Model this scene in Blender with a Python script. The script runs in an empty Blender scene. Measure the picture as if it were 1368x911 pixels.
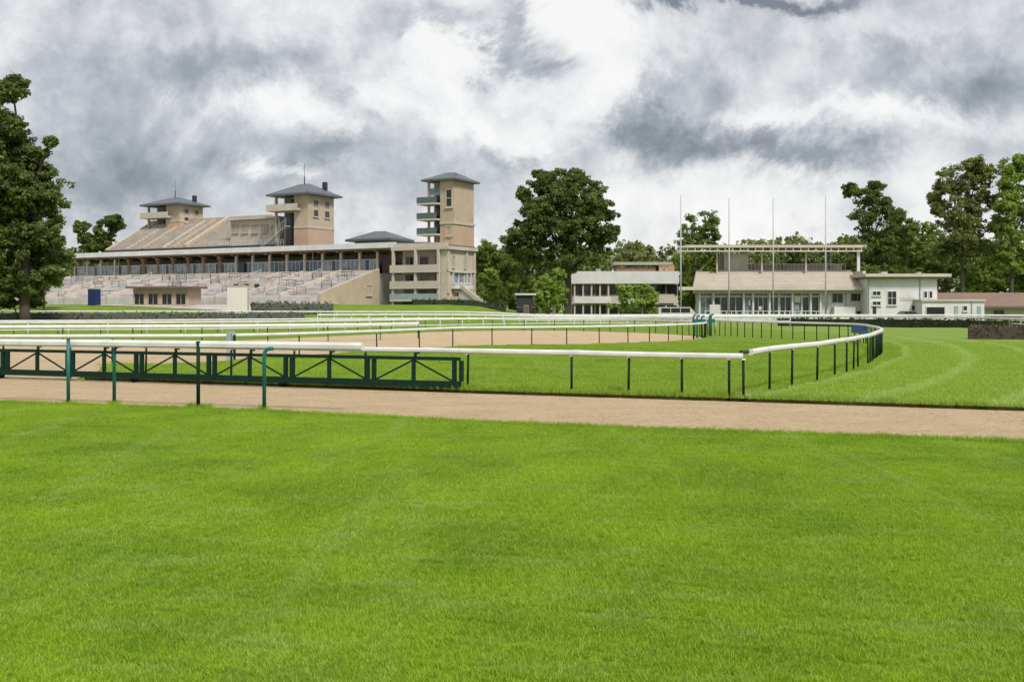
import bpy, bmesh, math, random
import numpy as np
from mathutils import Vector, Matrix, noise as mnoise
R = math.radians
random.seed(7)
scn = bpy.context.scene
col = scn.collection

# ------------------------------------------------------------------ camera
F, YH, CX, H = 1400.0, 408.0, 684.0, 2.3      # focal length (photo px), horizon row, centre column, eye height
cam = bpy.data.cameras.new('camera')
cam.sensor_width = 36.0
cam.lens = 36.0 * F / 1368.0
cam.shift_y = -47.5 / 1368.0
cam.clip_end = 6000
camo = bpy.data.objects.new('camera', cam)
camo.location = (0, 0, H)
camo.rotation_euler = (R(90), 0, 0)
col.objects.link(camo)
scn.camera = camo

# ------------------------------------------------------------------ sky, sun, exposure
SUN_EL, SUN_AZ = 52.0, 150.0                   # azimuth clockwise from +Y (view direction)
world = bpy.data.worlds.new('World')
scn.world = world
world.use_nodes = True
wt = world.node_tree
wt.nodes.clear()
def wn(t, **kw):
    n = wt.nodes.new(t)
    for k, v in kw.items(): setattr(n, k, v)
    return n
def wmath(op, a, b=None, c=None, clamp=False):
    n = wn('ShaderNodeMath', operation=op); n.use_clamp = clamp
    for i, s in enumerate((a, b, c)):
        if s is None: continue
        if isinstance(s, (int, float)): n.inputs[i].default_value = s
        else: wt.links.new(s, n.inputs[i])
    return n.outputs[0]
def build_sky():
    L = wt.links
    out = wn('ShaderNodeOutputWorld'); bg = wn('ShaderNodeBackground')
    bg.inputs['Strength'].default_value = 0.1
    sky = wn('ShaderNodeTexSky', sky_type='NISHITA')
    sky.sun_disc = False
    sky.sun_elevation = R(SUN_EL); sky.sun_rotation = R(SUN_AZ)
    tc = wn('ShaderNodeTexCoord')
    sep = wn('ShaderNodeSeparateXYZ'); L.new(tc.outputs['Generated'], sep.inputs[0])
    x, y, z = sep.outputs
    zz = wmath('ADD', wmath('MAXIMUM', z, 0.0), 0.30)
    cmb = wn('ShaderNodeCombineXYZ')
    L.new(wmath('DIVIDE', x, zz), cmb.inputs[0]); L.new(wmath('DIVIDE', y, zz), cmb.inputs[1])
    def noise(scale, detail, rough, dist, src=cmb.outputs[0], off=0.0):
        mp = wn('ShaderNodeMapping'); mp.inputs['Location'].default_value = (off, off * .7, off * .3)
        L.new(src, mp.inputs[0])
        n = wn('ShaderNodeTexNoise'); n.inputs['Scale'].default_value = scale
        n.inputs['Detail'].default_value = detail; n.inputs['Roughness'].default_value = rough
        n.inputs['Distortion'].default_value = dist
        L.new(mp.outputs[0], n.inputs['Vector'])
        return n.outputs['Fac'], n.outputs['Color']
    n1, _ = noise(1.5, 10, 0.56, 0.15, off=3.1)
    n2, _ = noise(4.6, 10, 0.60, 0.2, off=11.7)
    n3, c3 = noise(7.0, 11, 0.68, 0.35, src=tc.outputs['Generated'], off=5.0)
    n4, _ = noise(9.5, 10, 0.64, 0.12, src=tc.outputs['Generated'], off=2.0)
    n5, _ = noise(22.0, 6, 0.62, 0.3, src=tc.outputs['Generated'], off=7.0)
    # direction on the tangent plane of the view axis, wobbled so that no cloud has a clean outline
    ysafe = wmath('MAXIMUM', y, 0.05)
    sc = wn('ShaderNodeSeparateColor'); L.new(c3, sc.inputs[0])
    a = wmath('ADD', wmath('DIVIDE', x, ysafe), wmath('MULTIPLY', wmath('SUBTRACT', sc.outputs[0], .5), .27))
    b = wmath('ADD', wmath('DIVIDE', z, ysafe), wmath('MULTIPLY', wmath('SUBTRACT', sc.outputs[1], .5), .16))
    def blob(px, py, rx, ry, w):
        da = wmath('MULTIPLY', wmath('SUBTRACT', a, (px - CX) / F), F / rx)
        db = wmath('MULTIPLY', wmath('SUBTRACT', b, (YH - py) / F), F / ry)
        q = wmath('ADD', wmath('MULTIPLY', da, da), wmath('MULTIPLY', db, db))
        return wmath('MULTIPLY', wmath('POWER', 2.718, wmath('MULTIPLY', q, -1.0)), w)
    tot = wmath('ADD', wmath('MULTIPLY', wmath('SUBTRACT', n1, .5), 0.40), 0.66)
    tot = wmath('ADD', tot, wmath('MULTIPLY', wmath('SUBTRACT', n2, .5), 0.15))
    tot = wmath('ADD', tot, wmath('MULTIPLY', wmath('SUBTRACT', n4, .5), 1.25))
    tot = wmath('ADD', tot, wmath('MULTIPLY', wmath('SUBTRACT', n5, .5), 0.45))
    for bl in BLOBS:
        tot = wmath('ADD', tot, blob(*bl))
    rp = wn('ShaderNodeValToRGB')
    el = rp.color_ramp.elements
    el[0].position, el[0].color = 0.05, (0.225, 0.25, 0.28, 1)
    el[1].position, el[1].color = 0.98, (1.02, 1.01, 0.995, 1)
    for p, c in ((0.28, (0.36, 0.39, 0.43, 1)), (0.48, (0.55, 0.575, 0.61, 1)), (0.66, (0.77, 0.78, 0.795, 1)), (0.80, (0.92, 0.92, 0.915, 1))):
        e = el.new(p); e.color = c
    L.new(tot, rp.inputs['Fac'])
    ten = wn('ShaderNodeVectorMath', operation='SCALE'); ten.inputs['Scale'].default_value = 6.3
    L.new(rp.outputs['Color'], ten.inputs[0])
    mix = wn('ShaderNodeMix', data_type='RGBA')
    mix.inputs['Factor'].default_value = 0.93
    L.new(sky.outputs[0], mix.inputs['A']); L.new(ten.outputs[0], mix.inputs['B'])
    L.new(mix.outputs['Result'], bg.inputs['Color'])
    L.new(bg.outputs[0], out.inputs['Surface'])
# px, py, radius x, radius y (photo px), weight: the big grey and white masses of the overcast
BLOBS = [(90, 60, 200, 60, -.10), (190, 105, 110, 38, -.26), (90, 210, 150, 70, -.30), (210, 220, 110, 60, -.28), (30, 300, 130, 50, -.18),
         (330, 65, 130, 28, -.34), (440, 95, 70, 26, -.20), (590, 25, 70, 28, -.34), (410, 195, 55, 26, -.30), (490, 155, 26, 16, -.24),
         (690, 55, 26, 50, -.40), (735, 92, 48, 18, -.36), (885, 168, 44, 26, -.40), (985, 198, 120, 26, -.50), (1110, 215, 90, 20, -.30),
         (930, 115, 70, 36, -.24), (1260, 110, 150, 34, -.34), (1180, 70, 120, 18, -.18), (985, 2, 150, 13, -.70), (560, 230, 70, 26, -.14), (655, 215, 18, 20, -.22), (770, 205, 50, 22, -.14),
         (330, 135, 70, 26, .34), (400, 155, 60, 22, .22), (335, 237, 55, 10, .34), (520, 120, 56, 36, .28), (625, 120, 46, 70, .34), (785, 35, 60, 46, .42),
         (845, 120, 36, 40, .26), (660, 180, 46, 22, .26), (1060, 155, 120, 16, .26), (1260, 165, 120, 16, .22), (1080, 270, 170, 34, .22), (600, 60, 50, 20, .20), (720, 150, 60, 40, .16), (870, 250, 90, 40, .14)]
build_sky()

sun = bpy.data.lights.new('sun', 'SUN')
sun.energy = 2.6
sun.angle = R(12)
sun.color = (1.0, 0.96, 0.90)
suno = bpy.data.objects.new('sun', sun)
az, elv = R(SUN_AZ), R(SUN_EL)
sdir = Vector((math.sin(az) * math.cos(elv), math.cos(az) * math.cos(elv), math.sin(elv)))
suno.rotation_euler = sdir.to_track_quat('Z', 'Y').to_euler()
suno.location = (20, -40, 60)
col.objects.link(suno)

scn.view_settings.view_transform = 'Standard'
scn.view_settings.look = 'None'
scn.view_settings.gamma = 1.0
scn.view_settings.use_curve_mapping = False
scn.view_settings.exposure = 0.6
scn.render.engine = 'CYCLES'
scn.cycles.max_bounces = 6
scn.cycles.transparent_max_bounces = 6

# ------------------------------------------------------------------ helpers
def sstep(a, b, t):
    t = min(1, max(0, (t - a) / (b - a)))
    return t * t * (3 - 2 * t)
def zt(X, Y):                                   # terrain: level course, lawn bank up to the old grandstand
    m = sstep(6, -8, X)
    return (0.4 * sstep(100, 138, Y) + 2.0 * sstep(136, 163, Y)) * m + 0.35 * sstep(170, 240, Y) * (1 - m)
def G(px, py, z=0.0):
    Y = F * (H - z) / (py - YH)
    return Vector(((px - CX) * Y / F, Y, z))
def at(px, py, Y):
    return Vector(((px - CX) * Y / F, Y, H - (py - YH) * Y / F))

class MB:
    def __init__(s): s.v, s.f = [], []
    def box(s, x0, x1, y0, y1, z0, z1):
        i = len(s.v)
        s.v += [(x0,y0,z0),(x1,y0,z0),(x1,y1,z0),(x0,y1,z0),(x0,y0,z1),(x1,y0,z1),(x1,y1,z1),(x0,y1,z1)]
        s.f += [(i,i+3,i+2,i+1),(i+4,i+5,i+6,i+7),(i,i+1,i+5,i+4),(i+1,i+2,i+6,i+5),(i+2,i+3,i+7,i+6),(i+3,i,i+4,i+7)]
        return s
    def poly(s, pts):
        i = len(s.v); s.v += [tuple(p) for p in pts]; s.f.append(tuple(range(i, i + len(pts)))); return s
    def prism(s, prof, a0, a1, axis='x'):        # profile of 2-D points pushed along an axis
        n = len(prof); i = len(s.v)
        for a in (a0, a1):
            for (p, q) in prof:
                s.v.append((a, p, q) if axis == 'x' else (p, a, q) if axis == 'y' else (p, q, a))
        s.f.append(tuple(range(i, i + n))); s.f.append(tuple(range(i + 2*n - 1, i + n - 1, -1)))
        for k in range(n):
            s.f.append((i + k, i + n + k, i + n + (k+1) % n, i + (k+1) % n))
        return s
    def tube(s, pts, r, n=8, cap=True):
        pts = [Vector(p) for p in pts]
        rs = r if isinstance(r, (list, tuple)) else [r] * len(pts)
        base = len(s.v); up = None
        for k, p in enumerate(pts):
            t = (pts[min(k+1, len(pts)-1)] - pts[max(k-1, 0)]).normalized()
            if up is None:
                ref = Vector((0,0,1)) if abs(t.z) < .9 else Vector((1,0,0))
                up = t.cross(ref).normalized()
            up = (up - t * up.dot(t)).normalized()
            b = t.cross(up)
            for j in range(n):
                a = 2 * math.pi * j / n
                s.v.append(tuple(p + (up * math.cos(a) + b * math.sin(a)) * rs[k]))
        for k in range(len(pts) - 1):
            for j in range(n):
                a, b_ = base + k*n + j, base + k*n + (j+1) % n
                s.f.append((a, b_, b_ + n, a + n))
        if cap:
            s.f.append(tuple(base + j for j in reversed(range(n))))
            s.f.append(tuple(base + (len(pts)-1)*n + j for j in range(n)))
        return s
    def bar(s, p, q, w, h):                      # rectangular bar between two points, h along z-ish
        p, q = Vector(p), Vector(q); t = (q - p).normalized()
        side = t.cross(Vector((0,0,1)))
        side = side.normalized() if side.length > 1e-4 else Vector((1,0,0))
        up = side.cross(t).normalized()
        i = len(s.v)
        for e in (p, q):
            for a, b in ((-1,-1),(1,-1),(1,1),(-1,1)):
                s.v.append(tuple(e + side * a * w/2 + up * b * h/2))
        s.f += [(i,i+1,i+2,i+3),(i+7,i+6,i+5,i+4)] + [(i+k, i+4+k, i+4+(k+1)%4, i+(k+1)%4) for k in range(4)]
        return s
    def mesh(s, name, m, smooth=False):
        me = bpy.data.meshes.new(name); me.from_pydata(s.v, [], s.f)
        bm = bmesh.new(); bm.from_mesh(me); bmesh.ops.recalc_face_normals(bm, faces=bm.faces); bm.to_mesh(me); bm.free()
        if smooth: me.polygons.foreach_set('use_smooth', [True] * len(me.polygons))
        if m: me.materials.append(m)
        return me
    def build(s, name, m, parent=None, smooth=False):
        return link(name, s.mesh(name, m, smooth), parent)
def link(name, me, parent=None, loc=None, rz=None):
    o = bpy.data.objects.new(name, me); col.objects.link(o)
    if parent is not None: o.parent = parent
    if loc is not None: o.location = loc
    if rz is not None: o.rotation_euler = (0, 0, rz)
    return o
def tag(o, label=None, cat=None, group=None, kind=None):
    for k, v in (('label', label), ('category', cat), ('group', group), ('kind', kind)):
        if v: o[k] = v
    return o
def thing(name, label, cat, loc=(0,0,0), rz=0, group=None):
    o = bpy.data.objects.new(name, None); col.objects.link(o)
    o.empty_display_size = .3
    o.location = loc; o.rotation_euler = (0, 0, rz)
    return tag(o, label, cat, group)

# ------------------------------------------------------------------ materials
class NT:
    def __init__(s, name):
        s.m = bpy.data.materials.new(name); s.m.use_nodes = True
        s.t = s.m.node_tree; s.t.nodes.clear()
        s.out = s.n('ShaderNodeOutputMaterial')
    def n(s, t, **kw):
        n = s.t.nodes.new(t)
        for k, v in kw.items(): setattr(n, k, v)
        return n
    def put(s, sock, v):
        if isinstance(v, bpy.types.NodeSocket): s.t.links.new(v, sock)
        else: sock.default_value = v
    def math(s, op, a, b=0.0, clamp=False):
        n = s.n('ShaderNodeMath', operation=op); n.use_clamp = clamp
        s.put(n.inputs[0], a); s.put(n.inputs[1], b); return n.outputs[0]
    def pos(s, scale=(1,1,1), coord='world'):
        if coord == 'world': src = s.n('ShaderNodeNewGeometry').outputs['Position']
        else: src = s.n('ShaderNodeTexCoord').outputs['Object']
        mp = s.n('ShaderNodeMapping'); mp.inputs['Scale'].default_value = scale
        s.t.links.new(src, mp.inputs[0]); return mp.outputs[0]
    def noise(s, scale, detail=4, rough=.55, vec=None, dist=0.0):
        n = s.n('ShaderNodeTexNoise'); n.inputs['Scale'].default_value = scale
        n.inputs['Detail'].default_value = detail; n.inputs['Roughness'].default_value = rough
        n.inputs['Distortion'].default_value = dist
        if vec is not None: s.t.links.new(vec, n.inputs['Vector'])
        return n.outputs['Fac']
    def ramp(s, f, p0, p1):
        n = s.n('ShaderNodeMapRange'); n.clamp = True
        n.inputs['From Min'].default_value = p0; n.inputs['From Max'].default_value = p1
        s.put(n.inputs['Value'], f); return n.outputs[0]
    def mix(s, f, a, b, blend='MIX'):
        n = s.n('ShaderNodeMix', data_type='RGBA', blend_type=blend)
        s.put(n.inputs['Factor'], f)
        for k, v in (('A', a), ('B', b)):
            if not isinstance(v, bpy.types.NodeSocket): v = (*v, 1) if len(v) == 3 else v
            s.put(n.inputs[k], v)
        return n.outputs['Result']
    def bump(s, h, strength=.4, dist=.02):
        b = s.n('ShaderNodeBump'); b.inputs['Strength'].default_value = strength; b.inputs['Distance'].default_value = dist
        s.put(b.inputs['Height'], h); return b.outputs[0]
    def principled(s, c, rough=.7, metal=0.0, normal=None, spec=None):
        p = s.n('ShaderNodeBsdfPrincipled')
        if not isinstance(c, bpy.types.NodeSocket): c = (*c, 1)
        s.put(p.inputs['Base Color'], c); s.put(p.inputs['Roughness'], rough); p.inputs['Metallic'].default_value = metal
        if spec is not None: p.inputs['Specular IOR Level'].default_value = spec
        if normal is not None: s.t.links.new(normal, p.inputs['Normal'])
        s.t.links.new(p.outputs[0], s.out.inputs['Surface']); return p

def worn(name, c, c2, rough=.7, scale=.6, streak=True, amt=.6, fine=.25, metal=0.0, bump=.25, spec=.3):
    """painted or rendered surface: blotches, vertical weather streaks, fine grain"""
    t = NT(name)
    n1 = t.noise(scale, 6, .6, t.pos())
    f = t.math('MULTIPLY', t.ramp(n1, .38, .68), amt)
    if streak:
        st = t.noise(1.0, 5, .6, t.pos((2.2, 2.2, .18)))
        f = t.math('MAXIMUM', f, t.math('MULTIPLY', t.ramp(st, .5, .74), amt))
    base = t.mix(f, c, c2)
    g = t.noise(9.0, 5, .65, t.pos())
    base = t.mix(t.math('MULTIPLY', t.ramp(g, .3, .7), fine), base, tuple(x * .72 for x in c))
    t.principled(base, rough, metal, t.bump(g, bump, .03), spec)
    return t.m
M = {}
M['stone']   = worn('stone',   (.47,.38,.285), (.31,.245,.18), .88, .5)
M['stone_rose'] = worn('stone_rose', (.48,.345,.25), (.34,.24,.18), .88, .5)
M['cream_board'] = worn('cream_board', (.68,.645,.59), (.56,.53,.48), .8, .5, amt=.4)
M['stone_pale'] = worn('stone_pale', (.52,.455,.385), (.35,.305,.255), .88, .5)
M['terrace'] = worn('terrace', (.60,.57,.555), (.34,.31,.30), .9, .30, amt=.85, fine=.4)
M['terrace_worn_shade'] = worn('terrace_worn_shade', (.47,.44,.42), (.27,.245,.23), .9, .45, amt=.85, fine=.45)  # weathered concrete, base tone darkened to suggest riser shade
M['render_cream'] = worn('render_cream', (.54,.495,.415), (.38,.345,.285), .88, .4)
M['white_wall'] = worn('white_wall', (.64,.635,.625), (.44,.43,.415), .8, .4, amt=.6)
M['concrete'] = worn('concrete', (.52,.49,.44), (.34,.31,.28), .9, .4)
M['canopy_grey'] = worn('canopy_grey', (.36,.35,.29), (.25,.24,.20), .9, .5)
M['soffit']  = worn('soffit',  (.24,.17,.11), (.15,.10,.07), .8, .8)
M['slate']   = worn('slate',   (.115,.13,.145), (.07,.08,.09), .6, .9)
M['dark']    = worn('dark_metal', (.04,.04,.045), (.025,.02,.02), .6, 1.2)
M['white_plastic'] = worn('white_plastic', (.66,.66,.64), (.47,.46,.42), .45, 1.6, amt=.7, fine=.12, bump=.06)
M['white_metal'] = worn('white_metal', (.60,.61,.61), (.42,.42,.40), .5, 1.5, amt=.45, fine=.15, bump=.08)
M['teal']    = worn('teal_paint', (.012,.165,.14), (.02,.075,.06), .42, 5, amt=.8, fine=.3, bump=.15)
M['green']   = worn('green_paint', (.006,.030,.020), (.010,.018,.012), .7, 5, amt=.7, fine=.3, bump=.15, spec=.12)
M['post_dark'] = worn('dark_green_paint', (.008,.024,.013), (.018,.024,.013), .7, 5, amt=.7, fine=.3, bump=.12, spec=.12)
M['pole']    = worn('flagpole_paint', (.42,.42,.43), (.34,.34,.35), .4, 1.0, amt=.4)
M['blue']    = worn('blue_plastic', (.014,.026,.11), (.012,.02,.07), .5, 1.5)
M['pad_blue'] = worn('blue_vinyl', (.07,.13,.38), (.04,.08,.22), .5, 2.5)
M['brown']   = worn('brown_sheet', (.17,.115,.10), (.10,.07,.06), .6, .8)
M['red_roof'] = worn('red_roof', (.21,.135,.11), (.145,.105,.088), .8, .9, streak=False)
M['ochre']   = worn('ochre_paint', (.42,.285,.15), (.30,.20,.11), .8, .9)
M['yellow']  = worn('yellow_paint', (.60,.50,.16), (.45,.38,.14), .6, .9)
M['bark']    = worn('bark', (.085,.07,.052), (.045,.038,.028), .95, 3.0, fine=.5, bump=.8)
M['grey_net'] = worn('grey_screen', (.30,.36,.37), (.22,.26,.27), .5, 1.2, amt=.6)
M['screen_dark'] = worn('dark_screen', (.10,.135,.135), (.06,.08,.08), .5, 1.2)
M['curtain'] = worn('curtain', (.40,.36,.31), (.26,.24,.21), .9, 2.0)
def glass(name, c, rough=.08):
    t = NT(name)
    n = t.noise(1.3, 3, .5, t.pos())
    t.principled(t.mix(t.ramp(n, .35, .65), c, tuple(x * .45 for x in c)), rough, 0, t.bump(n, .05, .05), .6)
    return t.m
M['glass'] = glass('window_glass', (.030,.038,.045))
M['glass_blue'] = glass('blue_glass', (.06,.10,.15), .1)
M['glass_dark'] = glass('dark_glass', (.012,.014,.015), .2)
M['glass_grey'] = glass('screen_glass', (.24,.29,.32), .15)
M['car_grey'] = worn('car_paint_grey', (.09,.10,.11), (.07,.075,.08), .28, 2, amt=.3, fine=.05, bump=0)
M['car_white'] = worn('car_paint_white', (.46,.46,.465), (.40,.40,.40), .35, 2, amt=.3, fine=.05, bump=0)
M['rubber'] = worn('rubber', (.02,.02,.02), (.03,.03,.03), .85, 4)

def turf_colour(t):
    P = t.pos()
    big = t.noise(.10, 4, .55, P, .5)
    mid = t.noise(.55, 5, .6, P, .4)
    strk = t.noise(1.0, 4, .6, t.pos((.75, 2.6, 1)))
    fine = t.noise(11, 4, .6, P)
    c = t.mix(t.ramp(mid, .34, .66), (.165,.300,.012), (.305,.470,.018))
    c = t.mix(t.math('MULTIPLY', t.ramp(big, .45, .65), .45), c, (.33,.455,.026))
    c = t.mix(t.math('MULTIPLY', t.ramp(strk, .52, .70), .5), c, (.38,.50,.15))
    run = t.noise(1.0, 3, .5, t.pos((1.15, .085, 1)), .8)
    c = t.mix(t.math('MULTIPLY', t.ramp(run, .56, .72), .30), c, (.42,.54,.19))
    dry = t.noise(2.3, 5, .65, P)
    c = t.mix(t.math('MULTIPLY', t.ramp(dry, .60, .76), .5), c, (.44,.44,.10))
    c = t.mix(t.math('MULTIPLY', t.ramp(fine, .50, .78), .55), c, (.085,.175,.008))
    # arcs left by the mower, concentric with the bend of the rail
    sep = t.n('ShaderNodeSeparateXYZ'); t.t.links.new(P, sep.inputs[0])
    dx = t.math('SUBTRACT', sep.outputs[0], -82.0); dy = t.math('SUBTRACT', sep.outputs[1], 87.0)
    rad = t.math('SQRT', t.math('ADD', t.math('MULTIPLY', dx, dx), t.math('MULTIPLY', dy, dy)))
    rad = t.math('ADD', rad, t.math('MULTIPLY', t.math('SUBTRACT', mid, .5), 1.2))
    wv = t.math('SINE', t.math('MULTIPLY', rad, 2.3))
    field = t.math('GREATER_THAN', t.math('ADD', sep.outputs[1], t.math('MULTIPLY', sep.outputs[0], .36)), 24.5)
    outer = t.math('MULTIPLY', field, t.math('GREATER_THAN', rad, 107.2))
    c = t.mix(t.math('MULTIPLY', field, .18), c, (.25,.33,.085))
    c = t.mix(t.math('MULTIPLY', outer, .50), c, (.34,.49,.085))
    wv = t.math('MULTIPLY', t.math('MULTIPLY', t.ramp(wv, .6, 1.0), .42), outer)
    c = t.mix(wv, c, (.50,.62,.27))
    return c
def grass_ground():
    t = NT('turf'); c = turf_colour(t)
    c = t.mix(1.0, c, (.56,.56,.60), 'MULTIPLY')  # darkened for the blade self-shadowing that the flat sheet lacks
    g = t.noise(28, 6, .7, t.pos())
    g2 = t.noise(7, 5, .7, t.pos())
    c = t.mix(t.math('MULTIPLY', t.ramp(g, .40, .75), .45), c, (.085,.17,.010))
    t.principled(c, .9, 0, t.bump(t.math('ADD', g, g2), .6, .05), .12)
    return t.m
def blade_mat():
    t = NT('grass_blade'); c = turf_colour(t)
    oi = t.n('ShaderNodeAttribute'); oi.attribute_name = 'tint'
    c = t.mix(t.math('MULTIPLY', oi.outputs['Fac'], .6), c, (.48,.62,.10))
    d = t.n('ShaderNodeBsdfPrincipled'); t.put(d.inputs['Base Color'], c); d.inputs['Roughness'].default_value = .6
    d.inputs['Specular IOR Level'].default_value = .2
    tr = t.n('ShaderNodeBsdfTranslucent'); t.put(tr.inputs['Color'], c)
    mx = t.n('ShaderNodeMixShader'); mx.inputs[0].default_value = .42
    t.t.links.new(d.outputs[0], mx.inputs[1]); t.t.links.new(tr.outputs[0], mx.inputs[2])
    t.t.links.new(mx.outputs[0], t.out.inputs['Surface'])
    return t.m
def sand_mat():
    t = NT('sand'); P = t.pos()
    n = t.noise(.8, 5, .6, P); s = t.noise(1.0, 5, .65, t.pos((.5, 3.0, 1)))
    f = t.noise(24, 5, .7, P); h = t.noise(6.5, 5, .7, P, .6)
    rk = t.n('ShaderNodeMapping'); rk.inputs['Rotation'].default_value = (0, 0, .335); t.t.links.new(P, rk.inputs[0])
    rw = t.n('ShaderNodeTexWave'); rw.bands_direction = 'Y'; rw.inputs['Scale'].default_value = 1.5; rw.inputs['Distortion'].default_value = 2.2
    rw.inputs['Detail'].default_value = 3; rw.inputs['Detail Scale'].default_value = .7; t.t.links.new(rk.outputs[0], rw.inputs['Vector'])
    hoof = t.n('ShaderNodeTexVoronoi'); hoof.inputs['Scale'].default_value = 3.6; t.t.links.new(P, hoof.inputs['Vector'])
    hf = t.ramp(hoof.outputs['Distance'], .05, .28)
    c = t.mix(t.ramp(n, .3, .7), (.59,.43,.255), (.72,.555,.345))
    c = t.mix(t.math('MULTIPLY', rw.outputs['Fac'], .28), c, (.78,.64,.47))
    c = t.mix(t.math('MULTIPLY', t.math('SUBTRACT', 1.0, hf), .35), c, (.33,.22,.13))
    c = t.mix(t.math('MULTIPLY', t.ramp(s, .5, .75), .6), c, (.80,.65,.45))
    c = t.mix(t.math('MULTIPLY', t.ramp(h, .48, .75), .5), c, (.42,.275,.16))
    c = t.mix(t.math('MULTIPLY', t.ramp(f, .5, .8), .55), c, (.32,.20,.115))
    t.principled(c, .95, 0, t.bump(t.math('ADD', t.math('ADD', t.math('MULTIPLY', h, 1.5), f), t.math('ADD', t.math('MULTIPLY', hf, .7), rw.outputs['Fac'])), 1.0, .09), .1)
    return t.m
def soil_mat():
    t = NT('soil'); P = t.pos()
    n = t.noise(4, 6, .7, P)
    c = t.mix(t.ramp(n, .35, .65), (.10,.055,.022), (.045,.075,.015))
    t.principled(c, .95, 0, t.bump(n, .8, .06), .1); return t.m
def leaf_mat(name, c1, c2, trans=.35):
    t = NT(name)
    at_ = t.n('ShaderNodeAttribute'); at_.attribute_name = 'tint'
    n = t.noise(.35, 4, .6, t.pos())
    c = t.mix(at_.outputs['Fac'], c1, c2)
    c = t.mix(t.math('MULTIPLY', t.ramp(n, .45, .7), .35), c, tuple(x * .6 for x in c1))
    d = t.n('ShaderNodeBsdfPrincipled'); t.put(d.inputs['Base Color'], c); d.inputs['Roughness'].default_value = .55
    d.inputs['Specular IOR Level'].default_value = .3
    tr = t.n('ShaderNodeBsdfTranslucent'); t.put(tr.inputs['Color'], c)
    mx = t.n('ShaderNodeMixShader'); mx.inputs[0].default_value = trans
    t.t.links.new(d.outputs[0], mx.inputs[1]); t.t.links.new(tr.outputs[0], mx.inputs[2])
    t.t.links.new(mx.outputs[0], t.out.inputs['Surface'])
    return t.m
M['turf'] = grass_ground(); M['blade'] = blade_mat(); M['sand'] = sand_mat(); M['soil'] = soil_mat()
M['leaf_dark'] = leaf_mat('leaf_dark', (.070,.105,.027), (.235,.295,.075), .5)
M['leaf_mid']  = leaf_mat('leaf_mid',  (.105,.160,.034), (.30,.38,.085), .5)
M['leaf_light'] = leaf_mat('leaf_light', (.17,.25,.042), (.37,.48,.10), .5)
M['leaf_bright'] = leaf_mat('leaf_bright', (.20,.30,.05), (.40,.52,.12), .5)
M['leaf_olive'] = leaf_mat('leaf_olive', (.135,.165,.048), (.34,.38,.115), .5)
M['hedge'] = leaf_mat('hedge_leaf', (.035,.050,.022), (.10,.115,.06), .2)
M['hedge_grey'] = leaf_mat('hedge_grey_leaf', (.13,.14,.115), (.30,.29,.25), .2)
M['brush'] = leaf_mat('brush_twig', (.085,.062,.045), (.20,.155,.11), .15)

# ------------------------------------------------------------------ the ground
def make_ground():
    xs = [-900,-500,-300] + list(np.arange(-200, 201, 5.0)) + [300,500,900]
    ys = [-60,-20] + list(np.arange(0, 100, 10.0)) + list(np.arange(100, 250, 4.0)) + [270,300,400,600,1000,1800]
    v = [(x, y, zt(x, y)) for y in ys for x in xs]
    n = len(xs)
    f = [(j*n+i, j*n+i+1, (j+1)*n+i+1, (j+1)*n+i) for j in range(len(ys)-1) for i in range(n-1)]
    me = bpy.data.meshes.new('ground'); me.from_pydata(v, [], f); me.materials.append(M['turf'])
    me.polygons.foreach_set('use_smooth', [True] * len(f))
    tag(link('ground', me), kind='structure')
make_ground()
def catmull(pts, step=.6):
    P = [Vector(p[:2]) for p in pts]; out = []
    for i in range(len(P) - 1):
        p0, p1, p2, p3 = P[max(i-1,0)], P[i], P[i+1], P[min(i+2, len(P)-1)]
        k = max(2, int((p2 - p1).length / step))
        for j in range(k):
            t = j / k
            out.append(.5 * ((2*p1) + (p2-p0)*t + (2*p0-5*p1+4*p2-p3)*t*t + (3*p1-p0-3*p2+p3)*t**3))
    out.append(P[-1]); return out
def sheet(name, outline, z, m, depth=0.0, side=None):
    bm = bmesh.new()
    vs = [bm.verts.new((p[0], p[1], z)) for p in outline]
    f = bm.faces.new(vs); bmesh.ops.recalc_face_normals(bm, faces=[f])
    if f.normal.z < 0: f.normal_flip()
    if depth:
        n = len(vs); lo = [bm.verts.new((p[0], p[1], z - depth)) for p in outline]
        for i in range(n):
            q = bm.faces.new((vs[i], vs[(i+1) % n], lo[(i+1) % n], lo[i])); q.material_index = 1
    bmesh.ops.triangulate(bm, faces=[f])
    me = bpy.data.meshes.new(name); bm.to_mesh(me); bm.free()
    me.materials.append(m)
    if side: me.materials.append(side)
    return tag(link(name, me), kind='structure')
def jag(pts, amp, seed):                         # ragged edge
    o = []
    for i, p in enumerate(pts):
        k = mnoise.noise(Vector((p[0]*1.3, p[1]*1.3, seed))) + .5 * mnoise.noise(Vector((p[0]*4, p[1]*4, seed+5)))
        o.append(Vector((p[0] + amp*.4*k, p[1] + amp*k)))
    return o
NEAR = catmull([(-60,40.5), (-30,31), (-12.2,25.0), (-5.4,22.75), (0,20.5), (4.3,19.05), (8.7,17.75), (18,15.0), (40,8)])
FAR  = catmull([(-60,49), (-30,38.3), (-16.2,33.3), (-8,30.2), (-.85,27.2), (5.4,24.9), (11.1,22.7), (20,19.4), (45,10)])
sheet('sand_track', jag(NEAR, .22, 1) + [Vector(p) for p in reversed(jag(FAR, .05, 2))], .012, M['sand'])
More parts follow.
